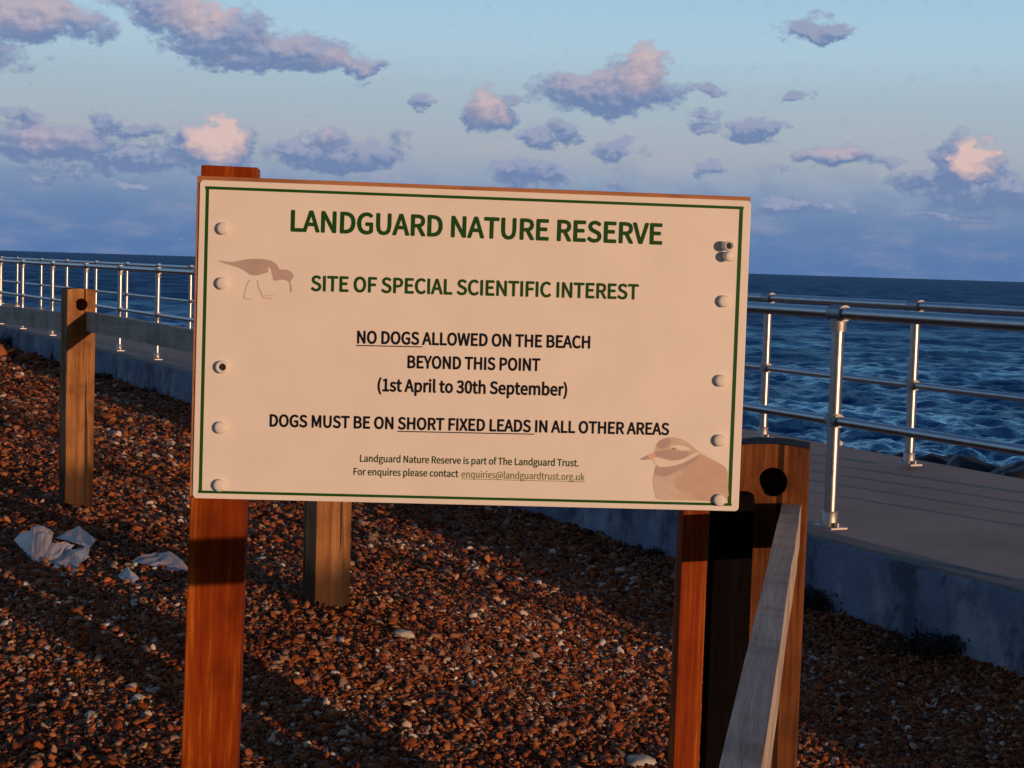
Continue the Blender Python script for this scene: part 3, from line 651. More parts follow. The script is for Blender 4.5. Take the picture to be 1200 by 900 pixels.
GLYPH = json.loads(r'''{"(":[118,[[84,-69,103,-60,87,-29,75,4,66,38,61,73,59,109,61,144,66,179,75,213,87,246,103,277,84,286,66,254,52,221,41,186,34,149,32,109,34,69,41,32,52,-3,66,-37]]],")":[118,[[35,-69,52,-37,67,-3,77,32,84,69,86,109,84,149,77,186,67,221,52,254,35,286,15,277,31,246,44,213,53,179,58,144,60,109,58,73,53,38,44,4,31,-29,15,-60]]],".":[97,[[49,-5,60,-1,69,7,72,20,69,32,60,41,49,44,37,41,29,32,26,20,29,7,37,-1]]],"0":[194,[[97,-5,124,1,146,17,163,43,174,81,177,129,174,177,163,214,146,240,124,256,97,261,70,256,48,240,31,214,21,177,18,129,21,81,31,43,48,17,70,1],[97,21,72,33,55,68,48,129,55,190,72,225,97,236,123,225,140,190,146,129,140,68,123,33]]],"1":[194,[[31,0,172,0,172,27,120,27,120,257,96,257,81,249,63,243,42,238,42,218,88,218,88,27,31,27]]],"3":[194,[[92,-5,134,4,163,29,175,69,167,100,148,121,120,134,120,136,144,149,160,169,166,197,156,232,130,254,91,261,64,257,40,246,20,231,37,210,53,223,70,232,90,235,113,230,128,216,133,195,127,170,104,152,62,146,62,121,109,115,135,97,142,70,135,44,117,28,90,22,64,26,43,37,27,51,10,31,30,13,57,0]]],"@":[331,[[157,-61,184,-58,208,-52,232,-41,223,-22,204,-31,183,-37,160,-39,122,-34,90,-19,65,5,49,39,43,81,51,131,71,173,102,205,139,225,180,231,219,226,249,211,271,188,284,158,289,122,281,78,261,51,236,41,219,46,212,61,215,87,230,165,209,165,204,149,195,160,185,166,173,168,133,154,106,120,97,78,103,47,120,29,144,22,162,26,178,35,192,49,193,49,200,32,214,23,233,19,269,31,299,66,311,123,305,166,289,202,262,229,227,247,183,253,133,245,88,222,52,186,28,138,20,79,27,30,46,-9,76,-38,114,-55],[151,44,136,48,127,59,123,79,129,110,146,135,173,146,182,144,190,139,198,130,187,68,174,54,162,47]]],"A":[213,[[1,0,34,0,59,78,153,78,177,0,211,0,124,257,88,257],[67,104,79,144,105,230,106,230,132,144,145,104]]],"B":[230,[[35,0,117,0,168,8,202,33,214,75,208,105,189,126,162,137,162,138,183,150,195,170,200,194,188,230,157,250,111,257,35,257],[68,148,68,231,107,231,141,227,161,214,168,190,161,167,141,153,106,148],[68,26,68,123,112,123,151,118,174,102,182,76,174,48,150,31,112,26]]],"C":[223,[[132,-5,163,0,189,12,211,32,193,53,176,37,156,27,133,24,91,37,63,73,54,129,64,185,92,220,134,233,155,230,172,221,187,209,204,230,187,245,163,257,134,261,97,255,66,238,42,211,26,174,20,128,26,82,41,45,65,18,96,1]]],"D":[241,[[35,0,101,0,143,6,176,22,200,49,215,85,220,129,215,174,200,209,176,235,142,251,99,257,35,257],[68,27,68,230,97,230,147,219,177,184,187,129,177,74,147,39,97,27]]],"E":[206,[[35,0,187,0,187,28,68,28,68,121,165,121,165,149,68,149,68,229,183,229,183,257,35,257]]],"F":[193,[[35,0,68,0,68,115,166,115,166,143,68,143,68,229,183,229,183,257,35,257]]],"G":[241,[[136,-5,168,-1,195,10,215,25,215,133,131,133,131,106,186,106,186,39,173,31,157,26,139,24,93,37,64,73,54,129,64,185,94,220,139,233,162,230,180,221,194,209,212,230,194,245,170,256,138,261,100,255,67,238,42,211,26,174,20,128,26,82,42,45,66,18,98,1]]],"H":[255,[[35,0,68,0,68,121,187,121,187,0,220,0,220,257,187,257,187,149,68,149,68,257,35,257]]],"I":[103,[[35,0,68,0,68,257,35,257]]],"L":[190,[[35,0,180,0,180,28,68,28,68,257,35,257]]],"M":[284,[[35,0,64,0,64,142,60,218,62,218,82,159,131,26,153,26,201,159,222,218,223,218,219,142,219,0,249,0,249,257,210,257,161,119,143,66,142,66,123,119,74,257,35,257]]],"N":[253,[[35,0,66,0,66,135,62,215,63,215,91,162,185,0,218,0,218,257,187,257,187,123,192,42,190,42,162,95,68,257,35,257]]],"O":[260,[[130,-5,166,1,196,19,219,47,234,84,239,129,234,175,219,211,196,238,166,255,130,261,94,255,63,238,40,211,26,175,20,129,26,84,40,47,63,19,94,1],[130,24,90,37,63,73,54,129,63,185,90,220,130,233,170,220,197,185,206,129,197,73,170,37]]],"P":[222,[[35,0,68,0,68,102,110,102,160,111,192,137,204,181,192,226,159,250,109,257,35,257],[68,129,68,230,104,230,142,226,165,211,172,181,165,151,143,134,106,129]]],"R":[222,[[68,135,68,230,111,230,145,226,166,212,173,185,166,157,145,140,111,135],[176,0,213,0,147,112,178,126,198,150,205,185,194,227,162,250,116,257,35,257,35,0,68,0,68,109,114,109]]],"S":[209,[[106,-5,153,5,183,31,194,68,187,100,168,122,141,137,104,153,84,162,68,175,62,196,68,215,84,228,110,233,132,230,151,222,168,209,185,230,164,246,139,257,110,261,68,252,39,228,29,193,37,162,57,141,81,127,118,111,140,101,155,87,161,65,154,44,136,29,107,24,81,28,57,39,36,56,17,33,42,13,72,0]]],"T":[210,[[89,0,121,0,121,229,199,229,199,257,11,257,11,229,89,229]]],"U":[252,[[126,-5,173,6,206,41,218,106,218,257,187,257,187,105,179,57,157,31,126,24,96,31,75,57,67,105,67,257,34,257,34,106,47,41,79,6]]],"V":[201,[[82,0,120,0,201,257,168,257,127,118,102,33,101,33,76,118,34,257,0,257]]],"W":[307,[[63,0,102,0,140,155,153,213,154,213,167,155,206,0,245,0,298,257,267,257,239,117,225,34,223,34,205,117,169,257,140,257,104,117,86,34,85,34,69,117,42,257,9,257]]],"X":[201,[[6,0,40,0,77,69,98,111,99,111,121,69,159,0,195,0,120,131,190,257,156,257,121,191,103,153,102,153,82,191,47,257,11,257,81,133]]],"Y":[186,[[77,0,109,0,109,99,186,257,153,257,120,184,94,128,92,128,67,184,34,257,0,257,77,99]]],"a":[197,[[76,-5,99,-1,120,9,139,23,140,23,143,0,169,0,169,117,162,158,141,185,103,195,74,191,49,182,29,170,41,148,58,158,77,165,98,168,122,161,134,144,137,120,71,107,33,84,21,49,28,20,47,2],[85,21,68,24,56,34,51,51,59,73,87,89,137,99,137,46,120,32,103,24]]],"b":[216,[[116,-5,157,8,187,42,199,98,190,149,164,183,123,195,102,191,82,182,63,168,64,202,64,279,32,279,32,0,58,0,61,20,62,20,79,7,98,-2],[111,22,97,24,81,30,64,42,64,142,82,156,99,165,115,168,144,159,160,135,165,98,158,57,139,31]]],"c":[179,[[107,-5,129,-2,150,7,169,19,155,41,142,31,127,25,110,22,79,31,59,57,51,95,59,133,80,159,111,168,125,166,137,160,149,152,165,173,150,184,132,192,110,195,64,183,31,149,18,95,30,41,62,7]]],"d":[217,[[97,-5,119,-1,138,9,155,22,156,22,159,0,185,0,185,279,153,279,153,206,154,173,138,185,121,192,101,195,60,183,30,148,19,95,28,41,55,7],[104,22,76,31,58,56,51,95,59,133,79,159,106,168,122,166,137,160,153,148,153,48,137,34,121,25]]],"e":[194,[[109,-5,133,-2,154,5,172,15,160,36,146,28,130,23,113,21,81,29,59,52,50,88,178,88,179,106,170,153,145,184,103,195,62,183,31,148,18,95,31,41,63,7],[49,110,59,142,79,163,104,169,129,163,146,143,151,110]]],"f":[114,[[12,164,37,164,37,0,69,0,69,164,110,164,110,190,69,190,69,220,72,241,81,253,96,258,103,257,110,255,118,252,125,277,115,280,104,282,93,283,62,276,43,254,37,221,37,190,12,188]]],"g":[197,[[96,-88,147,-78,181,-54,193,-22,185,4,163,19,126,23,89,23,69,26,59,33,56,44,57,53,62,61,68,67,77,63,86,61,96,60,131,68,156,91,166,126,164,142,158,155,150,166,189,166,189,190,123,190,115,193,106,194,96,195,61,187,35,163,25,127,29,106,38,89,50,76,50,75,40,66,32,54,29,39,31,26,37,15,46,8,46,6,31,-6,21,-21,18,-37,28,-64,55,-82],[96,82,76,87,61,103,56,127,61,151,76,166,96,172,117,166,131,151,137,127,131,103,116,87],[101,-65,71,-61,52,-50,46,-32,48,-21,54,-10,65,0,90,-3,123,-3,144,-5,157,-13,161,-27,154,-46,133,-60]]],"h":[213,[[32,0,64,0,64,138,82,154,98,164,116,167,137,162,149,145,152,116,152,0,184,0,184,120,178,161,159,186,126,195,102,191,81,179,63,163,64,202,64,279,32,279]]],"i":[96,[[32,0,64,0,64,190,32,190],[48,229,59,232,67,239,70,251,67,262,59,269,48,271,37,269,30,262,27,251,30,239,37,232]]],"k":[193,[[32,0,64,0,64,50,99,92,155,0,190,0,118,113,181,190,146,190,65,90,64,90,64,279,32,279]]],"l":[99,[[66,-5,84,-2,80,23,73,22,69,23,66,28,64,36,64,279,32,279,32,38,36,15,47,0]]],"m":[324,[[32,0,64,0,64,138,81,154,97,164,112,167,132,162,144,145,147,116,147,0,179,0,179,138,196,154,212,164,227,167,247,162,259,145,263,116,263,0,294,0,294,120,288,161,269,186,237,195,215,190,194,178,174,159,164,178,146,191,121,195,100,191,80,179,62,162,58,190,32,190]]],"n":[214,[[32,0,64,0,64,138,82,154,98,164,116,167,137,162,149,145,152,116,152,0,184,0,184,120,178,161,159,186,126,195,102,191,81,179,62,162,58,190,32,190]]],"o":[212,[[106,-5,150,7,182,41,194,95,182,149,150,183,106,195,63,183,31,149,18,95,31,41,63,7],[106,22,77,31,58,57,51,95,58,133,77,159,106,168,135,159,154,133,161,95,154,57,135,31]]],"p":[217,[[32,-80,64,-80,64,-16,63,18,81,5,98,-2,116,-5,157,8,187,42,199,98,190,149,164,183,123,195,101,191,81,181,62,168,58,190,32,190],[111,22,97,24,81,30,64,42,64,142,82,156,99,165,115,168,144,159,160,135,165,98,158,57,139,31]]],"q":[217,[[153,-80,185,-80,185,190,159,190,156,172,155,172,139,185,121,192,101,195,60,183,30,148,19,95,28,41,55,7,97,-5,118,-1,138,8,154,22,153,-13],[104,22,76,31,58,56,51,95,59,133,79,159,106,168,122,166,137,160,153,148,153,48,137,34,121,25]]],"r":[136,[[32,0,64,0,64,122,79,148,95,162,112,166,131,163,137,191,131,193,124,195,116,195,96,190,78,176,62,155,58,190,32,190]]],"s":[164,[[82,-5,120,3,143,24,151,52,142,81,120,98,93,110,73,118,58,128,52,143,56,156,68,166,88,170,103,168,117,162,131,153,146,173,130,184,110,192,87,195,52,188,29,168,22,141,30,115,51,97,77,86,98,78,114,66,120,50,116,35,104,24,83,20,62,23,44,31,27,43,11,22,31,8,56,-1]]],"t":[132,[[92,-5,104,-4,116,-1,127,2,121,27,114,24,106,22,99,21,82,26,72,38,70,58,70,164,121,164,121,190,70,190,70,244,43,244,40,190,9,188,9,164,38,164,38,59,43,25,60,3]]],"u":[213,[[88,-5,112,0,132,12,151,30,152,30,154,0,181,0,181,190,149,190,149,55,132,37,115,26,97,23,77,28,65,45,62,74,62,190,29,190,29,70,36,29,55,4]]],"v":[182,[[73,0,111,0,178,190,146,190,110,82,93,26,91,26,74,82,38,190,5,190]]]}''')
SPACE = 78; CAPH = 257.0
def lettering(txt, xa, ya, xb, yb, cap_px, mat, bold, under=None, name='lettering', umat=None):
    """one line of print: (xa,ya)-(xb,yb) are the baseline ends in the photo"""
    A_, B_ = on_sign(xa, ya), on_sign(xb, yb); d = (B_ - A_); Lg = d.length; d.normalize(); up_ = Vector((-d.y, d.x, 0))
    caph = (on_sign((xa + xb) / 2, (ya + yb) / 2 - cap_px) - on_sign((xa + xb) / 2, (ya + yb) / 2)).length
    pos = 0; spans = []; polys = []; lo = 1e9; hi = -1e9
    for ch in txt:
        spans.append(pos)
        if ch == ' ': pos += SPACE; continue
        adv, loops = GLYPH[ch]
        for l in loops: polys.append([(pos + l[i], l[i + 1]) for i in range(0, len(l), 2)])
        lo = min(lo, min(p[0] for q_ in polys[-len(loops):] for p in q_)); hi = max(hi, max(p[0] for q_ in polys[-len(loops):] for p in q_)); pos += adv
    spans.append(pos)
    sx = Lg / (hi - lo); sy = caph / CAPH
    cu = bpy.data.curves.new(name, 'CURVE'); cu.dimensions = '2D'; cu.fill_mode = 'BOTH'; cu.offset = 0
    for q_ in polys:
        sp_ = cu.splines.new('POLY'); sp_.points.add(len(q_) - 1); sp_.use_cyclic_u = True
        for k, (x, y) in enumerate(q_): sp_.points[k].co = ((x - lo) * sx, y * sy, 0, 1)
    tmp = bpy.data.objects.new(name, cu); S.collection.objects.link(tmp)
    dg = bpy.context.evaluated_depsgraph_get(); me = bpy.data.meshes.new_from_object(tmp.evaluated_get(dg)); bpy.data.objects.remove(tmp)
    # heavier strokes: the same outlines printed again with small offsets, each layer a hair above the last
    V0 = np.array([v.co[:2] for v in me.vertices]); Fc = [tuple(p.vertices) for p in me.polygons]; nv = len(V0); V = []; FF = []
    offs = [(0, 0)] + ([(bold * math.cos(k * math.pi / 4), bold * math.sin(k * math.pi / 4)) for k in range(8)] if bold else [])
    for k, (ox, oy) in enumerate(offs):
        q_ = V0 + np.array([ox * sx, oy * sy])
        V += [tuple(A_ + d * x + up_ * y + Vector((0, 0, .0008 + .00002 * k))) for x, y in q_.tolist()]; FF += [tuple(i + nv * k for i in f) for f in Fc]
    bpy.data.meshes.remove(me); me = bpy.data.meshes.new(name); me.from_pydata(V, [], FF); me.materials.append(mat)
    o = bpy.data.objects.new(name, me); link(o, panel)
    if under:
        i0 = txt.index(under); i1 = i0 + len(under); bm = bmesh.new()
        strip(bm, A_ + d * (spans[i0] - lo) * sx - up_ * caph * .20, A_ + d * (spans[i1] - lo) * sx - up_ * caph * .20, caph * .085, .001)
        obj('underline', bm, umat or mat, panel)
    return o
lettering("LANDGUARD NATURE RESERVE", 341.5, 270.5, 775, 286, 23.5, M_dkgreen, 11)
lettering("SITE OF SPECIAL SCIENTIFIC INTEREST", 365, 340.5, 747.5, 350.5, 17, M_dkgreen, 11)
lettering("NO DOGS ALLOWED ON THE BEACH", 419, 402, 691, 408, 14, M_navy, 12, "NO DOGS ")
lettering("BEYOND THIS POINT", 478, 431, 632.5, 434.5, 14, M_navy, 12)
lettering("(1st April to 30th September)", 443, 458, 664, 463.5, 14, M_navy, 12)
lettering("DOGS MUST BE ON SHORT FIXED LEADS IN ALL OTHER AREAS", 316.5, 499.5, 783.5, 509.5, 13.5, M_navy, 12, "SHORT FIXED LEADS ")
lettering("Landguard Nature Reserve is part of The Landguard Trust.", 422, 541, 678, 546.5, 8, M_dkgreen, 6)
_em = "enquiries@landguardtrust.org.uk"
lettering("For enquires please contact", 414.5, 556.5, 537, 559, 8, M_dkgreen, 6)
lettering(_em, 541, 559.5, 685, 563, 8, M_olive, 3, _em)
# the two printed birds
def print_poly(bm, P, z):
    bm.faces.new([bm.verts.new(on_sign(*p) + Vector((0, 0, z))) for p in P])
def zpt(p, ox, oy, s): return (ox + p[0] / s, oy + p[1] / s)
def smooth_poly(P, n=3):
    out = []; m_ = len(P)
    for i in range(m_):
        p0, p1, p2, p3 = (np.array(P[(i + k - 1) % m_], float) for k in range(4))
        for k in range(n):
            t_ = k / n; out.append(tuple(.5 * ((2 * p1) + (p2 - p0) * t_ + (2 * p0 - 5 * p1 + 4 * p2 - p3) * t_ ** 2 + (3 * p1 - p0 - 3 * p2 + p3) * t_ ** 3)))
    return out
M_bird = flat('pale_brown_print', (.46, .37, .355)); M_bird2 = flat('pale_tan_print', (.60, .50, .40)); M_white = flat('pale_white_print', (.76, .72, .66)); M_bill = flat('pale_orange_print', (.70, .50, .34)); M_leg = flat('pale_leg_print', (.64, .535, .41)); M_eye = flat('grey_print', (.40, .33, .31)); M_wing = flat('pale_wing_print', (.56, .43, .36)); M_breast = flat('pale_breast_print', (.62, .53, .50))
s5 = lambda P: [zpt(p, 240, 280, 10) for p in P]
def bird_piece(name, P, mat, z, par):
    bm = bmesh.new(); print_poly(bm, P, z); return obj(name, bm, mat, par)
wader = bird_piece('wader_print', s5(smooth_poly([(150, 255), (240, 262), (330, 268), (440, 245), (560, 232), (680, 236), (780, 258), (845, 300), (878, 355), (940, 358), (1000, 378), (1040, 425), (1025, 470), (985, 498), (930, 478), (880, 480), (815, 488), (795, 440), (782, 390), (770, 345), (738, 338), (745, 385), (690, 405), (600, 428), (530, 418), (460, 370), (380, 332), (260, 295)], 3)), M_bird, .0005, panel)
def stroke(bm, P, wd, z=.0006):
    for a, b2 in zip(P, P[1:]): strip(bm, on_sign(*a), on_sign(*b2), wd, z)
bm = bmesh.new(); stroke(bm, s5([(525, 480), (490, 545), (468, 640), (460, 700), (540, 705)]), .0026); stroke(bm, s5([(622, 485), (628, 560), (665, 640), (690, 690), (800, 700)]), .0026, .0007); stroke(bm, s5([(690, 668), (830, 655)]), .0016)
obj('legs', bm, M_leg, panel)
bm = bmesh.new(); stroke(bm, s5([(992, 490), (1006, 545), (1010, 625)]), .003); obj('bill', bm, M_bird, panel)
s6 = lambda P: [zpt(p, 740, 490, 7.5) for p in P]
bird_piece('plover_print', s6(smooth_poly([(205, 290), (215, 240), (250, 195), (320, 170), (400, 172), (480, 205), (545, 255), (600, 300), (680, 345), (770, 395), (838, 448), (846, 560), (838, 722), (600, 726), (400, 722), (232, 715), (205, 650), (188, 570), (195, 495), (215, 430), (205, 380), (185, 350)], 3)), M_bird2, .0004, panel)
bird_piece('plumage', s6(smooth_poly([(590, 330), (680, 352), (780, 405), (836, 456), (842, 560), (834, 718), (590, 720), (540, 670), (440, 650), (390, 600), (400, 540), (470, 470), (420, 440)], 3)), M_wing, .00062, panel)
bird_piece('plumage', s6(smooth_poly([(205, 500), (300, 508), (380, 480), (360, 560), (400, 640), (330, 660), (360, 716), (240, 712), (205, 650), (190, 570)], 3)), M_breast, .0006, panel)
bird_piece('plumage', s6(smooth_poly([(220, 425), (300, 430), (420, 400), (590, 332), (520, 400), (420, 455), (300, 512), (210, 490)], 3)), M_bird, .0009, panel)
bird_piece('collar', s6(smooth_poly([(180, 350), (250, 350), (330, 372), (440, 362), (540, 310), (600, 300), (560, 335), (450, 395), (330, 425), (250, 428), (212, 405)], 3)), M_white, .0012, panel)
bird_piece('plumage', s6(smooth_poly([(212, 300), (260, 290), (330, 280), (420, 290), (510, 300), (470, 340), (400, 368), (330, 364), (270, 345), (215, 330)], 3)), M_bird, .0011, panel)
bird_piece('plumage', s6(smooth_poly([(225, 240), (260, 195), (330, 172), (345, 210), (300, 260), (250, 268)], 3)), M_bird, .0010, panel)
bird_piece('brow', s6(smooth_poly([(330, 250), (400, 235), (490, 255), (520, 280), (440, 282), (390, 268)], 3)), M_white, .0013, panel)
bird_piece('bill', s6([(205, 300), (170, 315), (75, 362), (110, 368), (180, 362), (215, 335)]), M_bill, .0014, panel)
bird_piece('bill_tip', s6([(140, 328), (75, 362), (105, 368), (160, 360)]), M_bird, .0016, panel)
bm = bmesh.new(); print_poly(bm, [(790.2 + 1.9 * math.cos(a), 525.8 + 1.7 * math.sin(a)) for a in np.linspace(0, 6.28, 13)[:-1]], .0016); obj('eye', bm, M_eye, panel)
# bolt caps
X3, Y3, Z3 = Vector((1, 0, 0)), Vector((0, 1, 0)), Vector((0, 0, 1))
dome = [(.0112, 0), (.0116, .003), (.0115, .0085), (.0100, .0108), (.0065, .0118), (0, .0122)]
ring = [(.0118, 0), (.0122, .003), (.0120, .009), (.0105, .0115), (.0082, .0118), (.0070, .0105), (.0066, .004), (0, .0035)]
tall = [(.0085, 0), (.0085, .012), (.0098, .014), (.0100, .019), (.0088, .022), (.005, .0235), (0, .024)]
tring = [(.0085, 0), (.0085, .014), (.0098, .016), (.0100, .022), (.0090, .024), (.0072, .0242), (.0066, .022), (.0062, .014), (0, .0135)]
def cap(x, y, prof, nm='bolt_cap', lean=None, hole=0):
    bm = bmesh.new(); c = on_sign(x, y); ax = Z3 if lean is None else (Z3 + Vector(lean)).normalized()
    u = ax.cross(Y3).normalized(); v = ax.cross(u); lathe(bm, c + Z3 * .0002, ax, u, v, prof); o = obj(nm, bm, M_cap, board)
    if hole:
        bm = bmesh.new(); lathe(bm, c + Z3 * .0002, ax, u, v, [(hole, prof[-1][1] + .0006), (hole * .8, prof[-1][1] + .0014), (0, prof[-1][1] + .0018)]); obj('shade_disc', bm, M_hole, o)  # dark disc paints the shade inside the empty cap
for x, y in ((262, 268), (261, 332), (259, 501), (257.5, 568.5), (848, 353), (844.5, 446), (843, 516), (842.5, 586)): cap(x, y, dome, lean=(random.uniform(-.05, .05), random.uniform(-.05, .05), 0))
cap(260.5, 430, ring, 'open_bolt_cap', hole=.0060)
cap(849.5, 288.5, tring, 'open_bolt_cap', lean=(.18, .02, 0), hole=.0056)
cap(851, 300, tall, 'bolt_cap', lean=(.16, -.06, 0))
# sign posts (plumb, behind the board)
def sign_post(xl, xr, yref, ztop, zbot, depth, mat, name='post', zoff=-.0245):
    a, b2 = on_sign(xl, yref), on_sign(xr, yref); bm = bmesh.new(); w0 = b2.x - a.x
    o = box(bm, Vector(((a.x + b2.x) / 2, zbot, zoff - depth / 2)), X3, Z3, Y3, w0, depth, ztop - zbot)
    return obj(name, bm, mat, board, bevel=.003)
lp = sign_post(230.5, 297.5, 300, on_sign(262, 194).y, -1.55, .075, M_sign_post); lp.rotation_euler.z = -.0095; lp.location = (-.0015, -.004, 0)
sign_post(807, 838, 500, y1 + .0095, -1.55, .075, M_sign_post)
for o in bpy.data.objects:
    pass
# added black stub standing in for the shadow on the right-hand sign post
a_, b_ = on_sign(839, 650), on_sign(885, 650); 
stub = empty('shade_stub', SM @ Vector(((a_.x + b_.x) / 2, 0, -.06))); g0 = ground(stub.location.x, stub.location.y); ztop_ = (SM @ on_sign(870, 583)).z
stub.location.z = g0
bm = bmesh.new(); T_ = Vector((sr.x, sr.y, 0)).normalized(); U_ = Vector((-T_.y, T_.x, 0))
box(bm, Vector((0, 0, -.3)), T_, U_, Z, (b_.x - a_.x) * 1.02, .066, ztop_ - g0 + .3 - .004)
obj('shade_stub_shaft', bm, M_stub, stub, bevel=.004)
bm = bmesh.new(); box(bm, Vector((0, 0, ztop_ - g0 - .004)), T_, U_, Z, (b_.x - a_.x) * .98, .062, .006); obj('stub_top', bm, M_stub, stub, bevel=.002)
tag(stub, 'short black stub added for the shade beside the right-hand post of the notice board', 'post')

# ------------------------------------------------------------------ litter, stones, weeds, rocks
m, t, b = material('pale_plastic_sheet', .45); b.inputs['Base Color'].default_value = (.50, .49, .52, 1)
tcn = t.node('ShaderNodeTexCoord').outputs['Object']
t.l.new(t.ramp(t.noise(tcn, 14, 5, .6), [(.3, (.29, .265, .265)), (.7, (.48, .43, .42))]), b.inputs['Base Color'])
M_lit = m
def sheet(name, label, panels, group='torn pale sheets on the shingle'):
    """crumpled sheet: panels are fans of photo points with heights above the shingle (m)"""
    base_ = on_ground(*panels[0][0][:2]); root_loc = base_
    bm = bmesh.new()
    for P in panels:
        vs = []
        for (x, y, h) in P:
            g_ = on_ground(x, y); d = (g_ - Vector((0, 0, EYE)))
            # lift along the vertical at the ground point seen lower in the picture
            p = g_.copy(); p.z += h * .75 + .008; vs.append(p - root_loc)
        c0 = sum(vs, Vector()) / len(vs); vs = [c0 + (v - c0) * 1.22 for v in vs]
        c = sum(vs, Vector()) / len(vs) + Vector((0, 0, random.uniform(.004, .02)))
        bv = [bm.verts.new(v) for v in vs]; cvx = bm.verts.new(c)
        for i in range(len(bv)): bm.faces.new((bv[i], bv[(i + 1) % len(bv)], cvx))
    bmesh.ops.subdivide_edges(bm, edges=bm.edges[:], cuts=3, use_grid_fill=True)
    for v in bm.verts:
        q_ = v.co * 40; v.co.z += .006 * math.sin(q_.x * 1.3 + q_.y * .7) + .004 * math.sin(q_.y * 2.1 - q_.x) + random.uniform(-.0015, .0015)
    o = obj(name, bm, M_lit, smooth=False); o.location = root_loc
    sd = o.modifiers.new('thickness', 'SOLIDIFY'); sd.thickness = .0015
    tag(o, label, 'litter', group); return o
def lifted(x, yfoot, h): return (x, yfoot, h)
sheet('plastic_sheet', 'largest crumpled pale plastic sheet, fanned upright on the shingle at the left', [
    [(19, 640, .03), (32, 652, .01), (40, 660, .012), (38, 646, .10), (36, 638, .075)],
    [(40, 661, .012), (38, 650, .14), (50, 650, .155), (60, 652, .13), (52, 662, .015)],
    [(52, 664, .012), (61, 655, .09), (72, 654, .07), (84, 652, .06), (70, 663, .014)],
    [(66, 667, .012), (82, 656, .04), (104, 652, .045), (100, 660, .03), (90, 668, .012)]])
sheet('plastic_sheet', 'flat torn scrap of pale sheet just behind the large crumpled sheet', [[(68, 634, .012), (92, 630, .05), (108, 640, .02), (100, 645, .012), (84, 642, .03)]])
sheet('plastic_sheet', 'pale grey sheet lying against the left post of the notice board', [[(160, 662, .012), (184, 662, .055), (200, 666, .07), (219, 673, .014), (200, 672, .012), (178, 668, .012)]])
sheet('plastic_sheet', 'smallest whitish scrap of sheet on the pebbles below the pale grey sheet', [[(140, 680, .01), (150, 680, .05), (162, 682, .012), (155, 688, .01)]])

m, t, b = material('pale_flint', .7)
tcn = t.node('ShaderNodeTexCoord').outputs['Object']
t.l.new(t.ramp(t.noise(tcn, 18, 5, .65), [(.3, (.26, .20, .14)), (.5, (.42, .38, .33)), (.7, (.56, .53, .49))]), b.inputs['Base Color']); bump(t, b, t.noise(tcn, 60, 4), .4, .005)
M_flint = m
m, t, b = material('dark_rock', .55)
tcn = t.node('ShaderNodeTexCoord').outputs['Object']
t.l.new(t.ramp(t.noise(tcn, 3, 6, .65), [(.3, (.010, .011, .015)), (.6, (.024, .024, .027)), (.8, (.055, .050, .05))]), b.inputs['Base Color']); bump(t, b, t.noise(tcn, 9, 5), .7, .05)
M_rock = m
def stone(name, loc, dims, mat, seed, rz=0, sub=3):
    bm = bmesh.new(); bmesh.ops.create_icosphere(bm, subdivisions=sub, radius=1); r = np.random.default_rng(seed); ph = r.uniform(0, 6.28, 12); pl = [Vector(r.normal(0, 1, 3)).normalized() for _ in range(9)]
    for v in bm.verts:
        c = v.co.copy()
        for p in pl:
            dd = c.dot(p) - .78
            if dd > 0: c -= p * dd * .9
        c *= 1 + .10 * math.sin(3 * c.x + ph[0]) * math.sin(4 * c.y + ph[1]) + .055 * math.sin(9 * c.z + ph[2]) * math.sin(8 * c.x + ph[3]) + .03 * math.sin(17 * c.y + ph[4]) * math.sin(15 * c.x + ph[5])
        v.co = Vector((c.x * dims[0], c.y * dims[1], c.z * dims[2]))
    o = obj(name, bm, mat, smooth=True); o.location = loc; o.rotation_euler = (r.uniform(-.12, .12), r.uniform(-.12, .12), rz); return o
p = on_ground(752, 897); tag(stone('flint_stone', p + Vector((0, 0, .010)), (.056, .04, .026), M_flint, 3, .15), 'large pale flint lying on the shingle left of the foot of the added black shade stub', 'stone')
p = on_ground(160, 838); 
seen_s = [((352, 692 + 200), 0)]
BST = [(156, 808, .022, 'white flat pebble in the shingle near the lower left edge'), (182, 813, .021, 'grey rounded pebble right of the white flat pebble at lower left'), (107, 842, .024, 'pale oval pebble resting low in the shingle at far lower left'), (474, 748, .034, 'pair-shaped buff stone in the shingle midway between the two sign posts')]
for k, (x, y, r_, lb) in enumerate(BST):
    p = on_ground(x, y); tag(stone('pebble', p + Vector((0, 0, r_ * .45)), (r_ * 1.2, r_ * .9, r_ * .6), M_flint, 40 + k, k * 1.1), lb, 'pebble', 'larger loose pebbles')

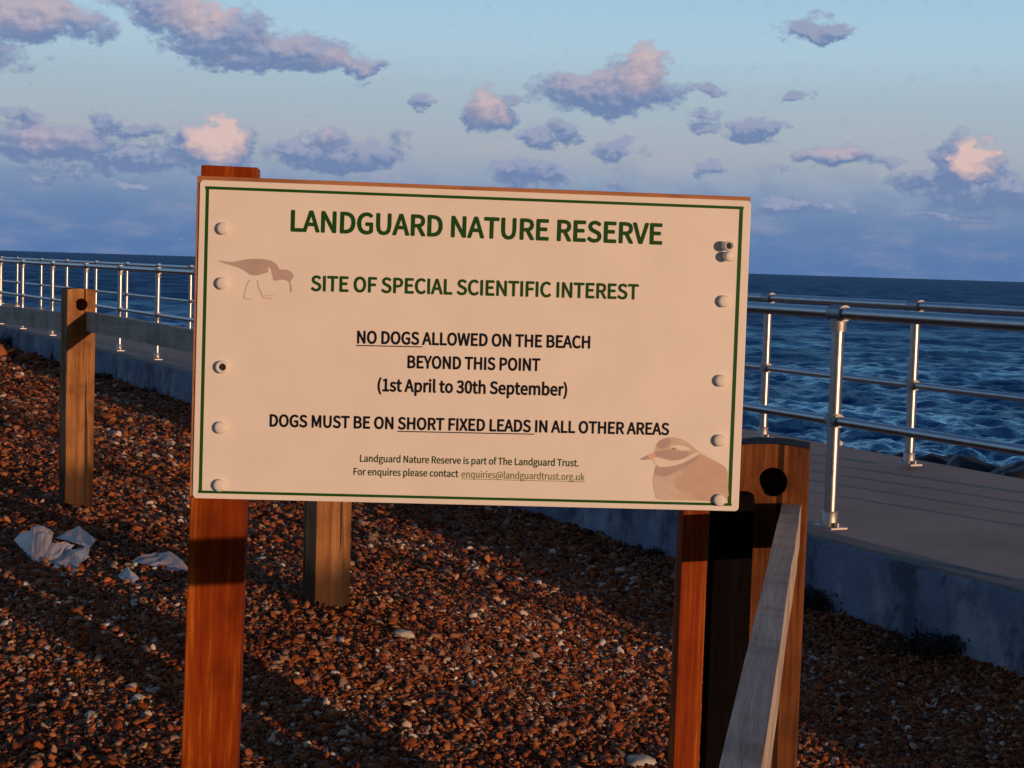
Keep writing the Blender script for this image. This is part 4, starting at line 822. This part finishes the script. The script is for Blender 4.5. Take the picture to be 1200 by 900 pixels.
m, t, b = material('dead_weed', .8); tcn = t.node('ShaderNodeTexCoord').outputs['Object']
t.l.new(t.ramp(t.noise(tcn, 20, 3), [(.3, (.012, .011, .010)), (.7, (.035, .028, .022))]), b.inputs['Base Color']); M_weed = m
def weed(loc, rx, h, n, seed, label):
    r = np.random.default_rng(seed); bm = bmesh.new()
    for _ in range(n):
        a = r.uniform(0, 6.283); o0 = Vector((r.normal(0, rx * .42), r.normal(0, .05), -.02)); ln = h * r.uniform(.5, 1.25)
        lean = Vector((math.cos(a), math.sin(a), 0)) * r.uniform(.1, .9)
        P = [o0 + (Z * ln * t_ + lean * ln * t_ * t_ + Vector(r.normal(0, .006, 3)) * (t_ > 0) - Z * ln * .35 * t_ ** 3) for t_ in (0, .35, .7, 1)]
        tube(bm, P, [.0055, .0045, .0035, .0015], 4)
        for q_ in range(3):
            c = P[1 + q_ % 3] + Vector(r.normal(0, .008, 3)); d1 = Vector(r.normal(0, 1, 3)).normalized() * .018; d2 = Vector(r.normal(0, 1, 3)).normalized() * .009
            bm.faces.new([bm.verts.new(c - d1), bm.verts.new(c + d2), bm.verts.new(c + d1)])
    me_o = obj('weed_clump', bm, M_weed); me_o.location = loc; return tag(me_o, label, 'weed', 'dark weed along the foot of the wall')
def wall_foot(x, k=.05):
    best = None
    for P in resample(off(-k), .02):
        if P[1] < 3: continue
        dx = abs(proj_x((P[0], P[1], EYE - 1.6)) - x)
        if best is None or dx < best[0]: best = (dx, P)
    P = best[1]; return Vector((P[0], P[1], ground(P[0], P[1])))
weed(wall_foot(955), .20, .15, 170, 1, 'dark bushy weed clump at the wall foot right of the drilled fence post')
weed(wall_foot(1108), .30, .14, 200, 2, 'widest dark weed clump at the wall foot near the right edge of the view')
weed(wall_foot(10), .9, .38, 260, 5, 'dark weed patch at the far wall left of the far fence post')
weed(wall_foot(128), .6, .14, 200, 6, 'dark weed strip at the far wall just right of the far fence post')
weed(wall_foot(180), .7, .12, 160, 7, 'dark weed strip at the far wall under its white scratches')
weed(wall_foot(770), .3, .08, 120, 8, 'low dark weed at the wall foot seen below the notice board')

# wet rocks below the seaward edge of the promenade, with a splash of foam
RK = []
for k in range(26):
    u = k / 25; x = 1002 + 260 * u; dist = 15.2 - 2.8 * u + random.uniform(-.3, .9)
    ytop = 538 + 20 * u + random.uniform(-3, 6)
    RK.append((x, ytop, dist, random.uniform(.25, .48)))
for k, (x, y, dist, r_) in enumerate(RK):
    p = at_d(x, y, dist); hgt = .30
    p.z -= hgt * .8
    tag(stone('shore_rock', p, (r_, r_ * .8, hgt), M_rock, 100 + k, random.uniform(0, 3), 4), 'dark wet rock in the bank of rocks below the seaward railing', 'rock', 'wet rocks below the seaward railing')
m, t, b = material('foam', .7); b.inputs['Base Color'].default_value = (.62, .60, .58, 1)
tcn = t.node('ShaderNodeTexCoord').outputs['Object']; t.l.new(t.ramp(t.noise(tcn, 12, 4), [(.3, (.42, .40, .40)), (.7, (.72, .69, .66))]), b.inputs['Base Color']); M_foam = m
bm = bmesh.new()
for k in range(420):
    u = abs(random.gauss(0, .4)); x = 962 + random.gauss(18, 22); y = 529 - abs(random.gauss(0, 5)) * math.exp(-((x - 975) / 24) ** 2) + (x - 965) * .18
    p = at_d(x, y, 14.6 + random.uniform(-.3, .5)); bmesh.ops.create_icosphere(bm, subdivisions=1, radius=random.uniform(.006, .03), matrix=Matrix.Translation(p))
tag(obj('sea_foam', bm, M_foam, smooth=True), 'small burst of white foam breaking beyond the promenade edge', 'foam', kind='stuff')
# lime marks on the far wall
M_scr = flat('lime_mark', (.42, .45, .48))

for k, (x, dz, hh, ww) in enumerate(((190, .10, .30, .045), (203, .06, .16, .03))):
    p = wall_foot(x, .05); bm = bmesh.new()
    T = Vector((tan[40][0], tan[40][1], 0)); n_ = 7
    L_ = [Vector((0, 0, dz + hh * i / n_)) + T * (ww * math.sin(i * 1.3 + k) + (.10 * i / n_ if k else 0)) for i in range(n_ + 1)]
    for i in range(n_):
        w0, w1 = ww * .35 * math.sin(math.pi * (i + .3) / (n_ + .6)), ww * .35 * math.sin(math.pi * (i + 1.3) / (n_ + .6))
        bm.faces.new([bm.verts.new(v) for v in (L_[i] - T * w0, L_[i] + T * w0, L_[i + 1] + T * w1, L_[i + 1] - T * w1)])
    o = obj('lime_mark', bm, M_scr, wall); o.location = Vector((p.x, p.y, p.z)) - Vector(wall.location)
